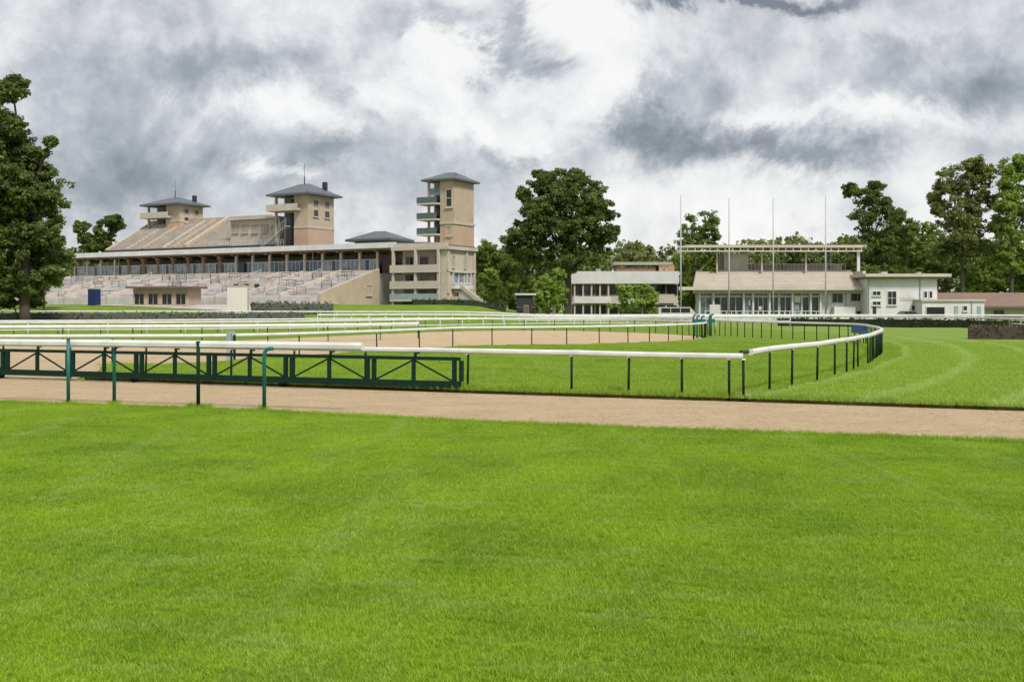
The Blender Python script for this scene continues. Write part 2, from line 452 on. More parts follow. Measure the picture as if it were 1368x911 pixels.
# the sand that branches off behind the gate and runs round inside the hairpin rail
S2N = catmull([(-60,49.5), (-34,41.5), (-20.5,39.2), (-14.8,39.4), (-12.2,41.0), (-8.9,47.5), (-6.2,52.4), (-3.2,56.4), (-1.1,57.8), (3.1,59.4), (6.9,62.0), (9.7,65), (12,69.0), (13.6,75), (12.5,83), (9.0,90), (4,95), (-3,94), (-9,86), (-15,74), (-21,64.5), (-36,58.5), (-70,62)])
sheet('sand_track', jag(S2N, .06, 3), .012, M['sand'])
# connection of the two at the left, behind the gate
sheet('sand_crossing', [(-62,49.2), (-30,38.4), (-16.2,33.4), (-13.5,32.4), (-14.4,36.5), (-15.5,39.6), (-20.5,39.4), (-34,41.7), (-62,49.9)], .020, M['sand'])
# slightly raised turf of the course between them, its cut edge showing the soil
tipx = [(-13.2,32.35), (-14.1,36.5), (-15.0,39.4)]
edge1 = [p for p in FAR if p.x > -13.0]
edge2 = [p for p in S2N[:next(i for i, q in enumerate(S2N) if q.y > 77)] if p.x > -14.6 and p.y > 39]
fld = [Vector(p) for p in reversed(jag([Vector(p) + Vector((0,.12)) for p in edge1], .12, 4))] + [Vector(p) for p in tipx] + [p + Vector((.15,-.3)) for p in edge2] + [Vector((40,104)), Vector((90,104)), Vector((90,10))]
sheet('course_turf', fld, .10, M['turf'], .105, M['soil'])

# ------------------------------------------------------------------ grass blades
def blade_patch(name, size, n, hmin, hmax, w, seed, over=.06, lean=.75):
    rng = np.random.default_rng(seed)
    x = (rng.random(n) - .5) * (size + over); y = (rng.random(n) - .5) * (size + over)
    clump = np.array([mnoise.noise(Vector((a*9, b*9, seed))) for a, b in zip(x, y)])
    keep = clump + .25 * rng.random(n) > -.22; x, y, clump = x[keep], y[keep], clump[keep]; n = len(x)
    h = (hmin + (hmax - hmin) * rng.random(n)) * (1 + .6 * clump)
    a = rng.random(n) * 2 * np.pi; le = h * lean * (.25 + .9 * rng.random(n)); ld = rng.random(n) * 2 * np.pi
    ww = w * (.7 + .6 * rng.random(n))
    dx, dy = np.cos(a) * ww / 2, np.sin(a) * ww / 2
    lx, ly = np.cos(ld) * le, np.sin(ld) * le
    V = np.zeros((n, 5, 3))
    V[:,0] = np.stack([x-dx, y-dy, 0*x], 1); V[:,1] = np.stack([x+dx, y+dy, 0*x], 1)
    V[:,2] = np.stack([x-dx*.8+lx*.35, y-dy*.8+ly*.35, h*.6], 1); V[:,3] = np.stack([x+dx*.8+lx*.35, y+dy*.8+ly*.35, h*.6], 1)
    V[:,4] = np.stack([x+lx, y+ly, h], 1)
    me = bpy.data.meshes.new(name)
    base = np.arange(n) * 5
    q = np.stack([base, base+1, base+3, base+2], 1); tr = np.stack([base+2, base+3, base+4], 1)
    me.from_pydata(V.reshape(-1,3).tolist(), [], q.tolist() + tr.tolist())
    t = np.repeat((rng.random(n) ** 2.2), 5).astype(np.float32)
    me.attributes.new('tint', 'FLOAT', 'POINT').data.foreach_set('value', t)
    me.materials.append(M['blade'])
    return bpy.data.objects.new(name, me)
def grass_gn(name, label, pts, protos, host_z, rot_any=False, rz0=0.0):
    c = bpy.data.collections.new(name + '_patches')
    for p in protos: c.objects.link(p)
    me = bpy.data.meshes.new(name); me.from_pydata([(p[0], p[1], host_z) for p in pts], [], [])
    o = link(name, me); tag(o, label, 'grass', kind='stuff')
    g = bpy.data.node_groups.new(name, 'GeometryNodeTree')
    g.interface.new_socket('Geometry', in_out='INPUT', socket_type='NodeSocketGeometry')
    g.interface.new_socket('Geometry', in_out='OUTPUT', socket_type='NodeSocketGeometry')
    N = g.nodes.new; L = g.links.new
    gi, go = N('NodeGroupInput'), N('NodeGroupOutput')
    m2p = N('GeometryNodeMeshToPoints'); iop = N('GeometryNodeInstanceOnPoints'); ci = N('GeometryNodeCollectionInfo')
    ci.inputs['Collection'].default_value = c; ci.inputs['Separate Children'].default_value = True; ci.inputs['Reset Children'].default_value = True
    iop.inputs['Pick Instance'].default_value = True
    ri = N('FunctionNodeRandomValue'); ri.data_type = 'INT'; ri.inputs['Min'].default_value = 0; ri.inputs['Max'].default_value = len(protos) - 1
    # quarter turns keep the square patches tiled
    rt = N('FunctionNodeRandomValue'); rt.data_type = 'INT'; rt.inputs['Min'].default_value = 0; rt.inputs['Max'].default_value = 3
    rt.inputs['Seed'].default_value = 5
    mu = N('ShaderNodeMath'); mu.operation = 'MULTIPLY_ADD'; mu.inputs[1].default_value = math.pi/2; mu.inputs[2].default_value = rz0
    cx = N('ShaderNodeCombineXYZ'); rs = N('FunctionNodeRandomValue'); rs.data_type = 'FLOAT'
    rs.inputs[2].default_value = .8; rs.inputs[3].default_value = 1.2; rs.inputs['Seed'].default_value = 9
    sc = N('ShaderNodeCombineXYZ'); sc.inputs[0].default_value = 1; sc.inputs[1].default_value = 1
    L(gi.outputs[0], m2p.inputs['Mesh']); L(m2p.outputs[0], iop.inputs['Points']); L(ci.outputs[0], iop.inputs['Instance'])
    L(ri.outputs[2], iop.inputs['Instance Index']); L(rt.outputs[2], mu.inputs[0]); L(mu.outputs[0], cx.inputs[2])
    L(cx.outputs[0], iop.inputs['Rotation']); L(rs.outputs[1], sc.inputs[2]); L(sc.outputs[0], iop.inputs['Scale'])
    L(iop.outputs[0], go.inputs[0])
    md = o.modifiers.new('grass', 'NODES'); md.node_group = g
    return o
ANG = math.atan2(17.75 - 25.0, 8.7 + 12.2)
ua, ub = Vector((math.cos(ANG), math.sin(ANG))), Vector((-math.sin(ANG), math.cos(ANG)))
def interp(poly, x):
    for a, b in zip(poly, poly[1:]):
        if a.x <= x <= b.x: return a.y + (b.y - a.y) * (x - a.x) / (b.x - a.x)
    return poly[0].y if x < poly[0].x else poly[-1].y
def in_view(p, m): return abs(p.x) < p.y * .50 + m
def cells(size, ymin, ymax, ok):
    out = []
    for i in range(-int(70/size), int(70/size)):
        for j in range(-int(70/size), int(70/size)):
            p = ua * (i * size) + ub * (j * size) + Vector((0, 20))
            if ymin < p.y < ymax and in_view(p, 2.5) and ok(p): out.append(p)
    return out
near_cells = cells(.5, 4.6, 30, lambda p: p.y < interp(NEAR, p.x) - .27)
grass_gn('lawn_grass', 'short bright green lawn grass in the foreground before the sand track', near_cells,
         [blade_patch('p%d' % i, .5, 1900, .016, .042, .0050, 20+i, lean=.9) for i in range(5)], 0.0, rz0=ANG)
edge_cells = [Vector((p.x, p.y - .12)) for p in catmull([q for q in NEAR[::1]], .16) if in_view(p, 2)]
grass_gn('lawn_edge_grass', 'slightly longer grass fringe along the near edge of the sand track', edge_cells,
         [blade_patch('e%d' % i, .30, 230, .03, .085, .007, 40+i) for i in range(4)], 0.0)
fe = [Vector((p.x, p.y + .20)) for p in catmull(edge1, .16) if in_view(p, 2)]
grass_gn('course_edge_grass', 'longer rough grass fringe along the far edge of the sand track', fe,
         [blade_patch('f%d' % i, .34, 230, .05, .14, .010, 60+i) for i in range(4)], 0.09)
def in_poly(p, poly):
    c = False; n = len(poly)
    for i in range(n):
        a, b = poly[i], poly[i-1]
        if (a.y > p.y) != (b.y > p.y) and p.x < (b.x-a.x) * (p.y-a.y) / (b.y-a.y) + a.x: c = not c
    return c
fcells = cells(1.0, 18, 62, lambda p: in_poly(p, fld) and in_poly(p + Vector((.3,-.5)), fld) and in_poly(p + Vector((-.3,.5)), fld))
grass_gn('course_grass', 'mown grass of the racecourse between the sand track and the white rails', fcells,
         [blade_patch('g%d' % i, 1.0, 1500, .03, .07, .013, 80+i) for i in range(4)], 0.10, rz0=ANG)

# ------------------------------------------------------------------ running rails
def rail_profile(w, h):
    return [(-w/2, -h*.30), (-w*.30, -h*.5), (w*.30, -h*.5), (w/2, -h*.30), (w/2, h*.15), (w*.25, h*.5), (-w*.25, h*.5), (-w/2, h*.15)]
def sweep(mb, pts, prof):
    base = len(mb.v); n = len(prof)
    for k, p in enumerate(pts):
        t = (pts[min(k+1, len(pts)-1)] - pts[max(k-1, 0)]); t.z = 0; t.normalize()
        s = Vector((t.y, -t.x, 0))
        for a, b in prof: mb.v.append(tuple(p + s * a + Vector((0,0,b))))
    for k in range(len(pts) - 1):
        for j in range(n):
            a, b = base + k*n + j, base + k*n + (j+1) % n
            mb.f.append((a, b, b+n, a+n))
    mb.f.append(tuple(base + j for j in range(n))); mb.f.append(tuple(base + (len(pts)-1)*n + j for j in reversed(range(n))))
POSTS = {}; prng = random.Random(77)
BRK = MB().box(-.045, .045, -.04, .04, -.035, .012).mesh('bracket', M['white_metal'])
def post_mesh(h, r, m, kind='straight'):
    k = (round(h,2), r, m, kind)
    if k not in POSTS:
        b = MB()
        if kind == 'straight':
            b.tube([(0,0,-.05), (0,0,h)], r, 8)
            b.tube([(0,0,h), (0,0,h+.01)], r*1.25, 8)
        elif kind == 'neck':                     # upright with a gooseneck arm that reaches under the rail
            b.tube([(0,0,-.05), (0,0,h-.16), (.015,.0,h-.07), (.06,.0,h-.015), (.13,0,h), (.20,0,h)], r, 8)
        elif kind == 'square':
            b.box(-r, r, -r, r, -.05, h)
        POSTS[k] = b.mesh('post', M[m], smooth=(kind != 'square'))
    return POSTS[k]
def resample(pts, spacing):
    d = [0.0]
    for a, b in zip(pts, pts[1:]): d.append(d[-1] + (b - a).length)
    n = max(1, round(d[-1] / spacing)); out = []; j = 0
    for i in range(n + 1):
        t = d[-1] * i / n
        while j < len(d) - 2 and d[j+1] < t: j += 1
        out.append((j, pts[j].lerp(pts[j+1], (t - d[j]) / max(1e-6, d[j+1] - d[j]))))
    return out
def running_rail(name, label, cat, pts, h=1.15, spacing=2.0, post_at=None, w=.13, th=.13, r=.032, pm='post_dark', z0=0.0, rail_m='white_plastic', kind='straight', group=None, low=None, sec=None):
    """pts: ground polyline (x,y).  Every post and every length of rail is a part."""
    c = catmull(pts, .5) if len(pts) > 2 else [Vector(pts[0]), Vector(pts[1])]
    zf = (lambda p: z0) if not callable(z0) else (lambda p: z0(p.x, p.y))
    root = thing(name, label, cat, (c[0].x, c[0].y, zf(c[0])), 0, group)
    o = Vector((c[0].x, c[0].y, zf(c[0])))
    rs = resample(c, spacing)
    stops = [p for _, p in rs] if post_at is None else [Vector(p) for p in post_at]
    for p in stops:
        q = Vector((p.x, p.y, zf(p))) - o
        po = link('post', post_mesh(h - th*.9, r, pm, kind), root, q)
        po.rotation_euler = (R(prng.gauss(0, .7)), R(prng.gauss(0, .7)), prng.uniform(0, 3))
        if p.y < 50: link('bracket', BRK, root, q + Vector((0, 0, h - th*1.02)))
    ns = max(1, len(rs) // 2 if sec is None else sec)
    ends = resample(c, sum((b-a).length for a, b in zip(c, c[1:])) / ns)
    for (ja, pa), (jb, pb) in zip(ends, ends[1:]):
        seg = [pa] + [c[j] for j in range(ja+1, jb+1)] + [pb]
        seg = [s for i, s in enumerate(seg) if i == 0 or (s - seg[i-1]).length > .02]
        s3 = [Vector((s.x, s.y, zf(s) + h - th/2)) - o for s in seg]
        t = (s3[-1] - s3[-2]).normalized(); s3[-1] = s3[-1] - t * .012   # joint between lengths
        mid_sag = -.012 * prng.random()
        for i_, q_ in enumerate(s3): q_.z += mid_sag * math.sin(math.pi * i_ / max(1, len(s3)-1))
        b = MB(); sweep(b, s3, rail_profile(w, th)); b.build('rail_section', M[rail_m], root)
        if pa.y < 50:
            b = MB(); d_ = (s3[1] - s3[0]).normalized(); sweep(b, [s3[0] - d_*.09, s3[0] + d_*.09], rail_profile(w*1.08, th*1.08)); b.build('joint_sleeve', M['white_metal'], root)
        if low:
            b = MB(); sweep(b, [s - Vector((0,0,low)) for s in s3], rail_profile(w*.6, th*.6)); b.build('lower_rail', M[rail_m], root)
    return root
# front rail on the near edge of the sand, upright stakes and gooseneck posts
fr_pts = [(-34,31.55), (-10.25,24.42), (-5.4,22.98), (-3.16,22.26)]
front = running_rail('running_rail', 'thick white running rail on tall teal posts along the near edge of the sand track', 'rail',
                     fr_pts, h=1.51, spacing=4.0, post_at=[], w=.17, th=.165, sec=5)
fo = front.location
for (x, y, h, k) in ((-10.25,24.21,1.52,'straight'), (-9.17,24.16,1.37,'neck'), (-7.0,23.38,1.49,'straight'), (-5.4,22.84,1.36,'neck'), (-13.1,25.2,1.36,'neck'), (-14.4,25.50,1.52,'straight'), (-17.2,26.4,1.36,'neck')):
    link('post', post_mesh(h, .043, 'green' if x == -7.0 else 'teal', k), front, (x - fo.x, y - fo.y, 0))
# rail A: far edge of the sand, straight part and, after a joint, the hairpin bend
A0 = [(-30,38.6), (-16.4,33.75), (-8.2,30.6), (-4.1,28.95), (-1.18,27.85), (1.52,26.75), (2.90,26.1), (4.15,25.6), (5.20,25.1), (5.52,24.98)]
running_rail('running_rail', 'white running rail on slim dark green posts along the far edge of the sand track', 'rail', A0[:1] + A0[1:4] + A0[4:],
             spacing=4, post_at=[(-27.5,37.6), (-22.2,35.8), (-19.5,34.8), (-16.4,33.75), (-13.8,32.75), (-11.1,31.75), (-8.2,30.6), (-6.2,29.8), (-4.05,28.95)] + A0[4:], z0=.012, sec=9)
A1 = [(5.75,25.15), (6.65,27.06), (7.68,28.75), (8.85,30.4), (10.1,32.8), (10.95,34.3), (11.6,35.6), (12.15,36.8), (13.25,39.0), (15.1,43.4), (16.8,47.6), (18.2,52.0), (19.4,56.8), (20.2,60.6), (20.2,63.3), (19.5,65.4), (18.3,67.6), (16.9,70.5), (15.9,73.5), (15.1,77.5), (14.8,82)]
bendc = catmull(A1[8:], .5)
far_posts = [p for _, p in resample(bendc, 1.05)]
rail_bend = running_rail('running_rail', 'white hairpin running rail curving round the green bend with a blue pad', 'rail', A1, spacing=4,
             post_at=A1[1:9] + far_posts[1:], z0=.10, sec=12)
# padded blue sleeve in the crook of the bend
pb_ = MB(); seg = [p for p in bendc if 58.6 < p.y < 62.6 and p.x > 19.6]
o = Vector(rail_bend.location)
sweep(pb_, [Vector((p.x - .02, p.y - .02, .10 + .80)) - o for p in seg], [(-.10,-.22),(.10,-.22),(.11,.18),(-.11,.18)])
pb_.build('blue_pad', M['pad_blue'], rail_bend)['label'] = 'blue padded sleeve under the rail at the bend'
cp = MB().tube([Vector((5.45,24.98,1.19)) - o, Vector((5.82,25.22,1.19)) - o], .045, 8); cp.build('coupling', M['dark'], rail_bend)
# rail B: inner edge of the second sand loop
Bp = [(-33,41.5), (-20.5,41.8), (-14.5,42.0), (-11.5,42.5), (-9.2,45.3), (-6.4,49.6), (-4.7,53.2), (-3.2,56.6), (-1.1,58.1), (1.1,58.6), (3.1,59.3), (5.1,61.2), (6.9,62.3), (8.3,63.3), (9.7,65), (10.9,67.1), (12.0,69.2), (13.3,72.5), (13.9,75.2), (14.0,78), (13.0,82.5), (9.5,89.5), (4,95.0), (-5,98.2), (-18,94), (-34,84), (-48,79)]
running_rail('running_rail', 'white running rail looping round the inner sand oval to a tight green posted end', 'rail', Bp, spacing=3,
             post_at=[(-26,41.7), (-20.5,41.8), (-16,41.95)] + Bp[3:17] + [(13.1,72.0), (13.5,73.3), (13.75,74.3), (13.9,75.2), (13.98,76.2), (14.02,77.2), (14.0,78.2), (13.85,79.3), (13.6,80.5)] + [Vector(p) for _, p in resample(catmull(Bp[20:], .5), 3.2)], sec=26)
# teal gooseneck stakes crowding that end
for k, (x, y) in enumerate(((12.55,72.4), (13.0,73.6), (13.5,74.6), (14.25,75.0), (14.35,76.2))):
    o = thing('marker_stake', 'teal stake with bent top crowding the tight end of the inner rail', 'stake', (x, y, .03), 0, 'teal stakes at the end of the inner rail')
    link('post', post_mesh(1.62 - .06*(k % 3), .06, 'teal', 'neck'), o)
    b = MB().box(-.1, .28, -.03, .03, 1.05, 1.30); b.build('marker_plate', M['teal'], o)
# small white gate end closing the gap in rail B
o = thing('rail_end_stand', 'pale blue grey end frame where the long white rail is interrupted', 'rail stand', (-11.35,42.1,.03))
MB().box(-.10,.10,-.08,.08,0,1.18).build('post', M['grey_net'], o); MB().box(-.24,.24,-.2,.2,0,.06).build('base_plate', M['grey_net'], o)
MB().box(.16,.24,-.05,.05,.0,1.10).build('stay', M['green'], o); MB().box(-.1,.24,-.06,.06,1.12,1.24).build('cap', M['grey_net'], o)
# rails C, D: further lines behind, to the left
running_rail('running_rail', 'long straight white rail between inner rail and far rails, ending in open turf', 'rail',
             [(-42,60), (-29.8,61), (-18,63.5), (-10,68), (-6.5,72.5)], spacing=4, z0=.0, w=.2, th=.2)
running_rail('running_rail', 'white rail with pale posts on the outer side of the inner sand loop', 'rail',
             [(-60,70.5), (-36,73), (-20,78), (-8,90), (2,99.5), (10,101.5), (15,97), (17.5,90)], spacing=2.6, z0=.0, pm='white_metal', low=.5)
running_rail('running_rail', 'far white rail with close white posts crossing the course before the lawn bank', 'rail',
             [(-22,118.4), (-16,118.8), (-10,119), (10,118.5), (24,117), (30,113)], spacing=1.9, z0=lambda x, y: zt(x, y), pm='white_metal', r=.045, low=.45, w=.2, th=.2)
running_rail('running_rail', 'farthest white rail with white posts at the foot of the grandstand lawn', 'rail',
             [(-95,140), (-60,139), (-30,138), (0,136), (14,135)], spacing=2.2, z0=lambda x, y: zt(x, y), pm='white_metal', r=.045, w=.2, th=.2)
running_rail('running_rail', 'white rail on white posts crossing the turf before the white buildings', 'rail',
             [(22,126), (35,119), (45,108), (46.5,92), (44,80), (40,72.5), (42,60)], spacing=2.2, z0=0.0, pm='white_metal', r=.045, w=.18, th=.18, low=.45)
running_rail('running_rail', 'white rail before the glazed lower floor of the small stand', 'rail',
             [(14,135), (30,136), (52,134), (75,128), (100,118)], spacing=2.4, z0=0.0, pm='white_metal', r=.045, w=.2, th=.2, low=.45)

tuft_rng = random.Random(4); tpts = []
for (x, y) in ((-10.25,24.21), (-9.17,24.16), (-7.0,23.38), (-5.4,22.84)):
    for _ in range(16 if x in (-7.0,) else 6): tpts.append((x + tuft_rng.gauss(0, .16 if x == -7.0 else .09), y + tuft_rng.gauss(-.02, .07)))
grass_gn('post_tufts', 'long grass tufts round the feet of the tall teal posts', tpts, [blade_patch('t%d' % i, .10, 60, .05, .15, .008, 120+i, lean=.6) for i in range(3)], 0.0)
ep = [(p.x + tuft_rng.gauss(0,.1), p.y + .25 + abs(tuft_rng.gauss(0,.35))) for p in catmull([q for q in edge1 if -1.5 < q.x < 9], .12) for _ in range(2) if mnoise.noise(Vector((p.x*.9, 3, 0))) > -.1]
grass_gn('edge_tussocks', 'rough uneven tussocks on the cut turf edge below the straight rail', ep, [blade_patch('u%d' % i, .16, 70, .06, .17, .010, 140+i, lean=.8) for i in range(3)], 0.10)

# ------------------------------------------------------------------ the movable truss gate on the sand
gr = Vector((-1.42, 27.50, 0.012)); gl = Vector((-24.0, 35.75, 0.012))
gd = (gl - gr).normalized(); MOD = 2.56; NM = 9
gate = thing('sliding_gate', 'long dark green steel truss gate standing across the branch of the sand track', 'gate', tuple(gr), math.atan2(gd.y, gd.x))
ZB, ZT = .21, .885
def gpart(name, fn):
    b = MB(); fn(b); return b.build(name, M['green'], gate)
gpart('bottom_beam', lambda b: b.box(-.06, MOD*NM+.06, -.075, .075, ZB-.085, ZB+.085))
gpart('top_beam', lambda b: b.box(-.06, MOD*NM+.06, -.045, .045, ZT-.045, ZT+.045))
def share(name, b, locs):
    me = b.mesh(name, M['green'])
    for l in locs: link(name, me, gate, l)
up = MB().box(-.05, .05, -.05, .05, ZB+.085, ZT-.045)
share('upright', up, [(MOD*i + s, 0, 0) for i in range(NM+1) for s in (-.10, .10)])
share('centre_post', MB().box(-.045, .045, -.04, .04, ZB+.085, ZT-.045), [(MOD*(i+.5), 0, 0) for i in range(NM)])
share('diagonal', MB().bar((MOD*.5-.05, .0, ZT-.07), (.18, .0, ZB+.10), .03, .045), [(MOD*i, 0, 0) for i in range(NM)])
share('diagonal', MB().bar((MOD*.5+.05, .0, ZT-.07), (MOD-.18, .0, ZB+.10), .03, .045), [(MOD*i, 0, 0) for i in range(NM)])
share('bracket', MB().box(-.03, .03, -.03, .03, ZT+.045, 1.0).box(-.12,.03,-.03,.03,1.0,1.04), [(MOD*i + MOD*.47, 0.05, 0) for i in range(NM)])
wh = MB().tube([(0,-.05,.095), (0,.05,.095)], .095, 12)
share('wheel', wh, [(MOD*i + .3, -.14, 0) for i in range(0, NM, 2)])

# ------------------------------------------------------------------ buildings
class Frame:
    def __init__(s, ox, oy, yaw):
        s.ox, s.oy, s.yaw = ox, oy, yaw; s.ca, s.sa = math.cos(R(yaw)), math.sin(R(yaw))
    def LX(s, px, y):                            # local x of a picture column on the local plane y
        k = (px - CX) / F
        return (k * (s.oy + y*s.ca) - s.ox - y*s.sa) / (s.ca + k*s.sa)
    def LY(s, px, x):
        k = (px - CX) / F
        return (k * (s.oy - x*s.sa) - s.ox - x*s.ca) / (s.sa - k*s.ca)
    def LZ(s, py, x, y):
        Y = s.oy - x*s.sa + y*s.ca
        return H - (py - YH) * Y / F
    def root(s, name, label, cat, z=0.0, group=None):
        s.z = z
        return thing(name, label, cat, (s.ox, s.oy, z), -R(s.yaw), group)
def window(root, face, plane, a0, a1, z0, z1, nx=1, nz=1, fm='white_metal', gm='glass', fw=.09, proud=.12, sill=True, name='window'):
    """face 'f': looks to -y, 's': looks to +x.  Frame proud of the wall, each pane its own sub-part."""
    sg = -1 if face == 'f' else 1
    def bx(b, p, q, u, v, d0, d1):
        d0, d1 = sorted((plane + sg*d0, plane + sg*d1))
        if face == 'f': b.box(p, q, d0, d1, u, v)
        else: b.box(d0, d1, p, q, u, v)
    a0, a1 = min(a0, a1), max(a0, a1); z0, z1 = min(z0, z1), max(z0, z1)
    b = MB()
    bx(b, a0-fw, a0, z0-fw, z1+fw, -.03, proud); bx(b, a1, a1+fw, z0-fw, z1+fw, -.03, proud)
    bx(b, a0, a1, z1, z1+fw, -.03, proud); bx(b, a0, a1, z0-fw, z0, -.03, proud)
    cw, ch = (a1-a0)/nx, (z1-z0)/nz; mw = fw*.35
    for i in range(1, nx): bx(b, a0+cw*i-mw, a0+cw*i+mw, z0, z1, -.03, proud*.6)
    for j in range(1, nz): bx(b, a0, a1, z0+ch*j-mw, z0+ch*j+mw, -.03, proud*.5)
    if sill: bx(b, a0-fw*1.8, a1+fw*1.8, z0-fw*2.2, z0-fw-.005, -.03, proud+.10)
    w = b.build(name, M[fm], root)
    for i in range(nx):
        for j in range(nz):
            p = MB(); bx(p, a0+cw*i+(mw if i else 0), a0+cw*(i+1)-(mw if i < nx-1 else 0), z0+ch*j+(mw if j else 0), z0+ch*(j+1)-(mw if j < nz-1 else 0), -.02, .02)
            p.build('pane', M[gm], w)
    return w
def part(root, name, m, *boxes):
    b = MB()
    for q in boxes: b.box(*q)
    return b.build(name, M[m], root)
def hip_roof(root, name, m, x0, x1, y0, y1, ze, za, over, th=.35, ridge=.12):
    x0 -= over; x1 += over; y0 -= over; y1 += over
    cx, cy = (x0+x1)/2, (y0+y1)/2; rx = (x1-x0)*ridge
    b = MB().box(x0, x1, y0, y1, ze, ze+th)
    i = len(b.v); z = ze + th + .003; e = .12
    b.v += [(x0+e,y0+e,z), (x1-e,y0+e,z), (x1-e,y1-e,z), (x0+e,y1-e,z), (cx-rx,cy,za), (cx+rx,cy,za)]
    b.f += [(i,i+1,i+5,i+4), (i+1,i+2,i+5), (i+2,i+3,i+4,i+5), (i+3,i,i+4), (i+3,i+2,i+1,i)]
    return b.build(name, M[m], root)

# ---- the old grandstand, seen at an angle
GS = Frame(-23.4, 178.0, 29.0)
gs = GS.root('grandstand', 'long old stone grandstand with two roof pavilions, pale canopy and sloping terraces', 'grandstand')
LX, LY, LZ = GS.LX, GS.LY, GS.LZ
XL, XR = LX(95, 0), LX(503, 0)
TD = 15.0; ZTOP = LZ(365, XR, 0); ZLOW = 3.4; GZ = 1.9; NS = 16
# lower terraces, one step per row
st = TD / NS; dz = (ZTOP - ZLOW) / NS
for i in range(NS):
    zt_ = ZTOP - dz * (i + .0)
    part(gs, 'terrace_step', ('terrace', 'terrace_worn_shade', 'terrace')[i % 3], (XL, XR, -st*(i+1), -st*i, GZ if i == NS-1 else zt_ - dz*2.2, zt_))  # darker tone in every third row imitates the shade on risers
part(gs, 'terrace_base', 'terrace', (XL, XR, -TD-.35, -TD, GZ-.5, ZLOW+.25))
# end wall and the stair walls that divide the terrace
def stair_wall(x, w, m, z_up, name, y1=0.0, y0=-TD):
    prof = [(y1, GZ-.3), (y1, ZTOP + z_up), (y0, ZLOW + z_up + .2), (y0 - .5, ZLOW + z_up), (y0 - .5, GZ-.3)]
    return MB().prism(prof, x - w/2, x + w/2, 'x').build(name, M[m], gs)
stair_wall(XR + .32, .6, 'stone', .75, 'end_wall')
stair_wall(XL - .32, .6, 'stone_pale', .55, 'end_wall')
for px in (152, 176, 232, 300, 330, 372, 404, 455):
    x = LX(px, 0)
    stair_wall(x, .45, 'stone_pale', .45 + .1*(px % 3), 'stair_wall')
# balustrade rails on the steps
for px in (205, 350, 430):
    x = LX(px, 0)
    b = MB()
    for k in range(0, NS, 3):
        y = -st*(k+.5); z = ZTOP - dz*k; b.tube([(x,y,z), (x,y,z+.95)], .04, 6)
    b.tube([(x,-.3,ZTOP+.95), (x,-TD+.6,ZLOW+.95+dz)], .04, 6)
    b.build('handrail', M['white_metal'], gs)
cb = MB().tube([(-1.0,0,0), (-1.0,0,1.0), (1.0,0,1.0), (1.0,0,0)], .045, 6).tube([(-1.0,0,.5), (1.0,0,.5)], .03, 6).mesh('crush_barrier', M['dark'])
crng = random.Random(21)
for k in range(80):
    i = crng.randrange(1, NS-1); x = XL + 2 + (XR - XL - 4) * crng.random()
    link('crush_barrier', cb, gs, (x, -st*(i+.5), ZTOP - dz*i))
# projecting stone block in the middle of the terrace
xa, xb = LX(322, -6), LX(378, -6)
part(gs, 'terrace_block', 'stone_pale', (xa, xb, -8.2, -2.0, GZ+1.0, LZ(380, xb, -6)))
part(gs, 'block_parapet', 'stone_pale', (xa-.2, xb+.2, -8.5, -8.2, GZ+1.0, LZ(375, xb, -6)))
for k in range(4):
    x = xa + (xb-xa)*(k+.5)/4
    part(gs, 'vent_opening', 'glass_dark', (x-.55, x+.55, -8.53, -8.49, LZ(384, x, -8), LZ(379.5, x, -8)))
xa, xb = LX(150, -4), LX(178, -4)
part(gs, 'terrace_block', 'terrace', (xa, xb, -6, -1.5, GZ+1, ZTOP-.6))
window(gs, 's', XR+.62, LY(496, XR+.6), LY(489, XR+.6), 4.0, 5.6, 2, 1, 'stone_pale', 'curtain')
# gallery: floor, parapet, columns, glass screens, back wall
part(gs, 'gallery_floor', 'concrete', (XL, XR, .0, 10.0, ZTOP-.9, ZTOP-.01))
part(gs, 'gallery_parapet', 'stone_pale', (XL, XR, .05, .30, ZTOP-.01, ZTOP+.55))
ZC = LZ(334, XR, 0)                              # canopy underside
NB = 19; bay = (XR - XL) / NB
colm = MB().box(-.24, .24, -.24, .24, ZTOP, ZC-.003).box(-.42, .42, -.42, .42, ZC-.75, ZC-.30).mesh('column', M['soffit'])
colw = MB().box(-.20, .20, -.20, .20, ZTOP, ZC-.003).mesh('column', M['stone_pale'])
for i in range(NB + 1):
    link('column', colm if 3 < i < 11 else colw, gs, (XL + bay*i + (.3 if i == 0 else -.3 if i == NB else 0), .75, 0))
for i in range(NB):
    x0, x1 = XL + bay*i + .26, XL + bay*(i+1) - .26
    b = MB()
    for k in range(5): b.box(x0 + (x1-x0)*k/4 - .035, x0 + (x1-x0)*k/4 + .035, .70, .80, ZTOP+.55, ZTOP+2.35)
    b.box(x0, x1, .70, .80, ZTOP+2.35, ZTOP+2.43)
    sc = b.build('wind_screen', M['white_metal'], gs)
    gmk = 'glass_blue' if i in (11, 13, 14, 15) else 'glass_grey'
    for k in range(4):
        part(sc, 'pane', gmk if (i*3+k) % 5 else 'glass', (x0 + (x1-x0)*k/4 + .04, x0 + (x1-x0)*(k+1)/4 - .04, .735, .765, ZTOP+.56, ZTOP+2.34))
part(gs, 'gallery_back_wall', 'stone_pale', (XL, XR, 8.6, 9.0, ZTOP, ZC))
for i in range(NB):
    x0 = XL + bay*(i+.5)
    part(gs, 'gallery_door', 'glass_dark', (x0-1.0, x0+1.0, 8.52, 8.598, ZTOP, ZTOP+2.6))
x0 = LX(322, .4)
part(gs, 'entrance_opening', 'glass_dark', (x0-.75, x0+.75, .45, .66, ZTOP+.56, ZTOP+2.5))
part(gs, 'substructure', 'concrete', (XL, XR, .2, 18.0, GZ-.6, ZTOP-.9))
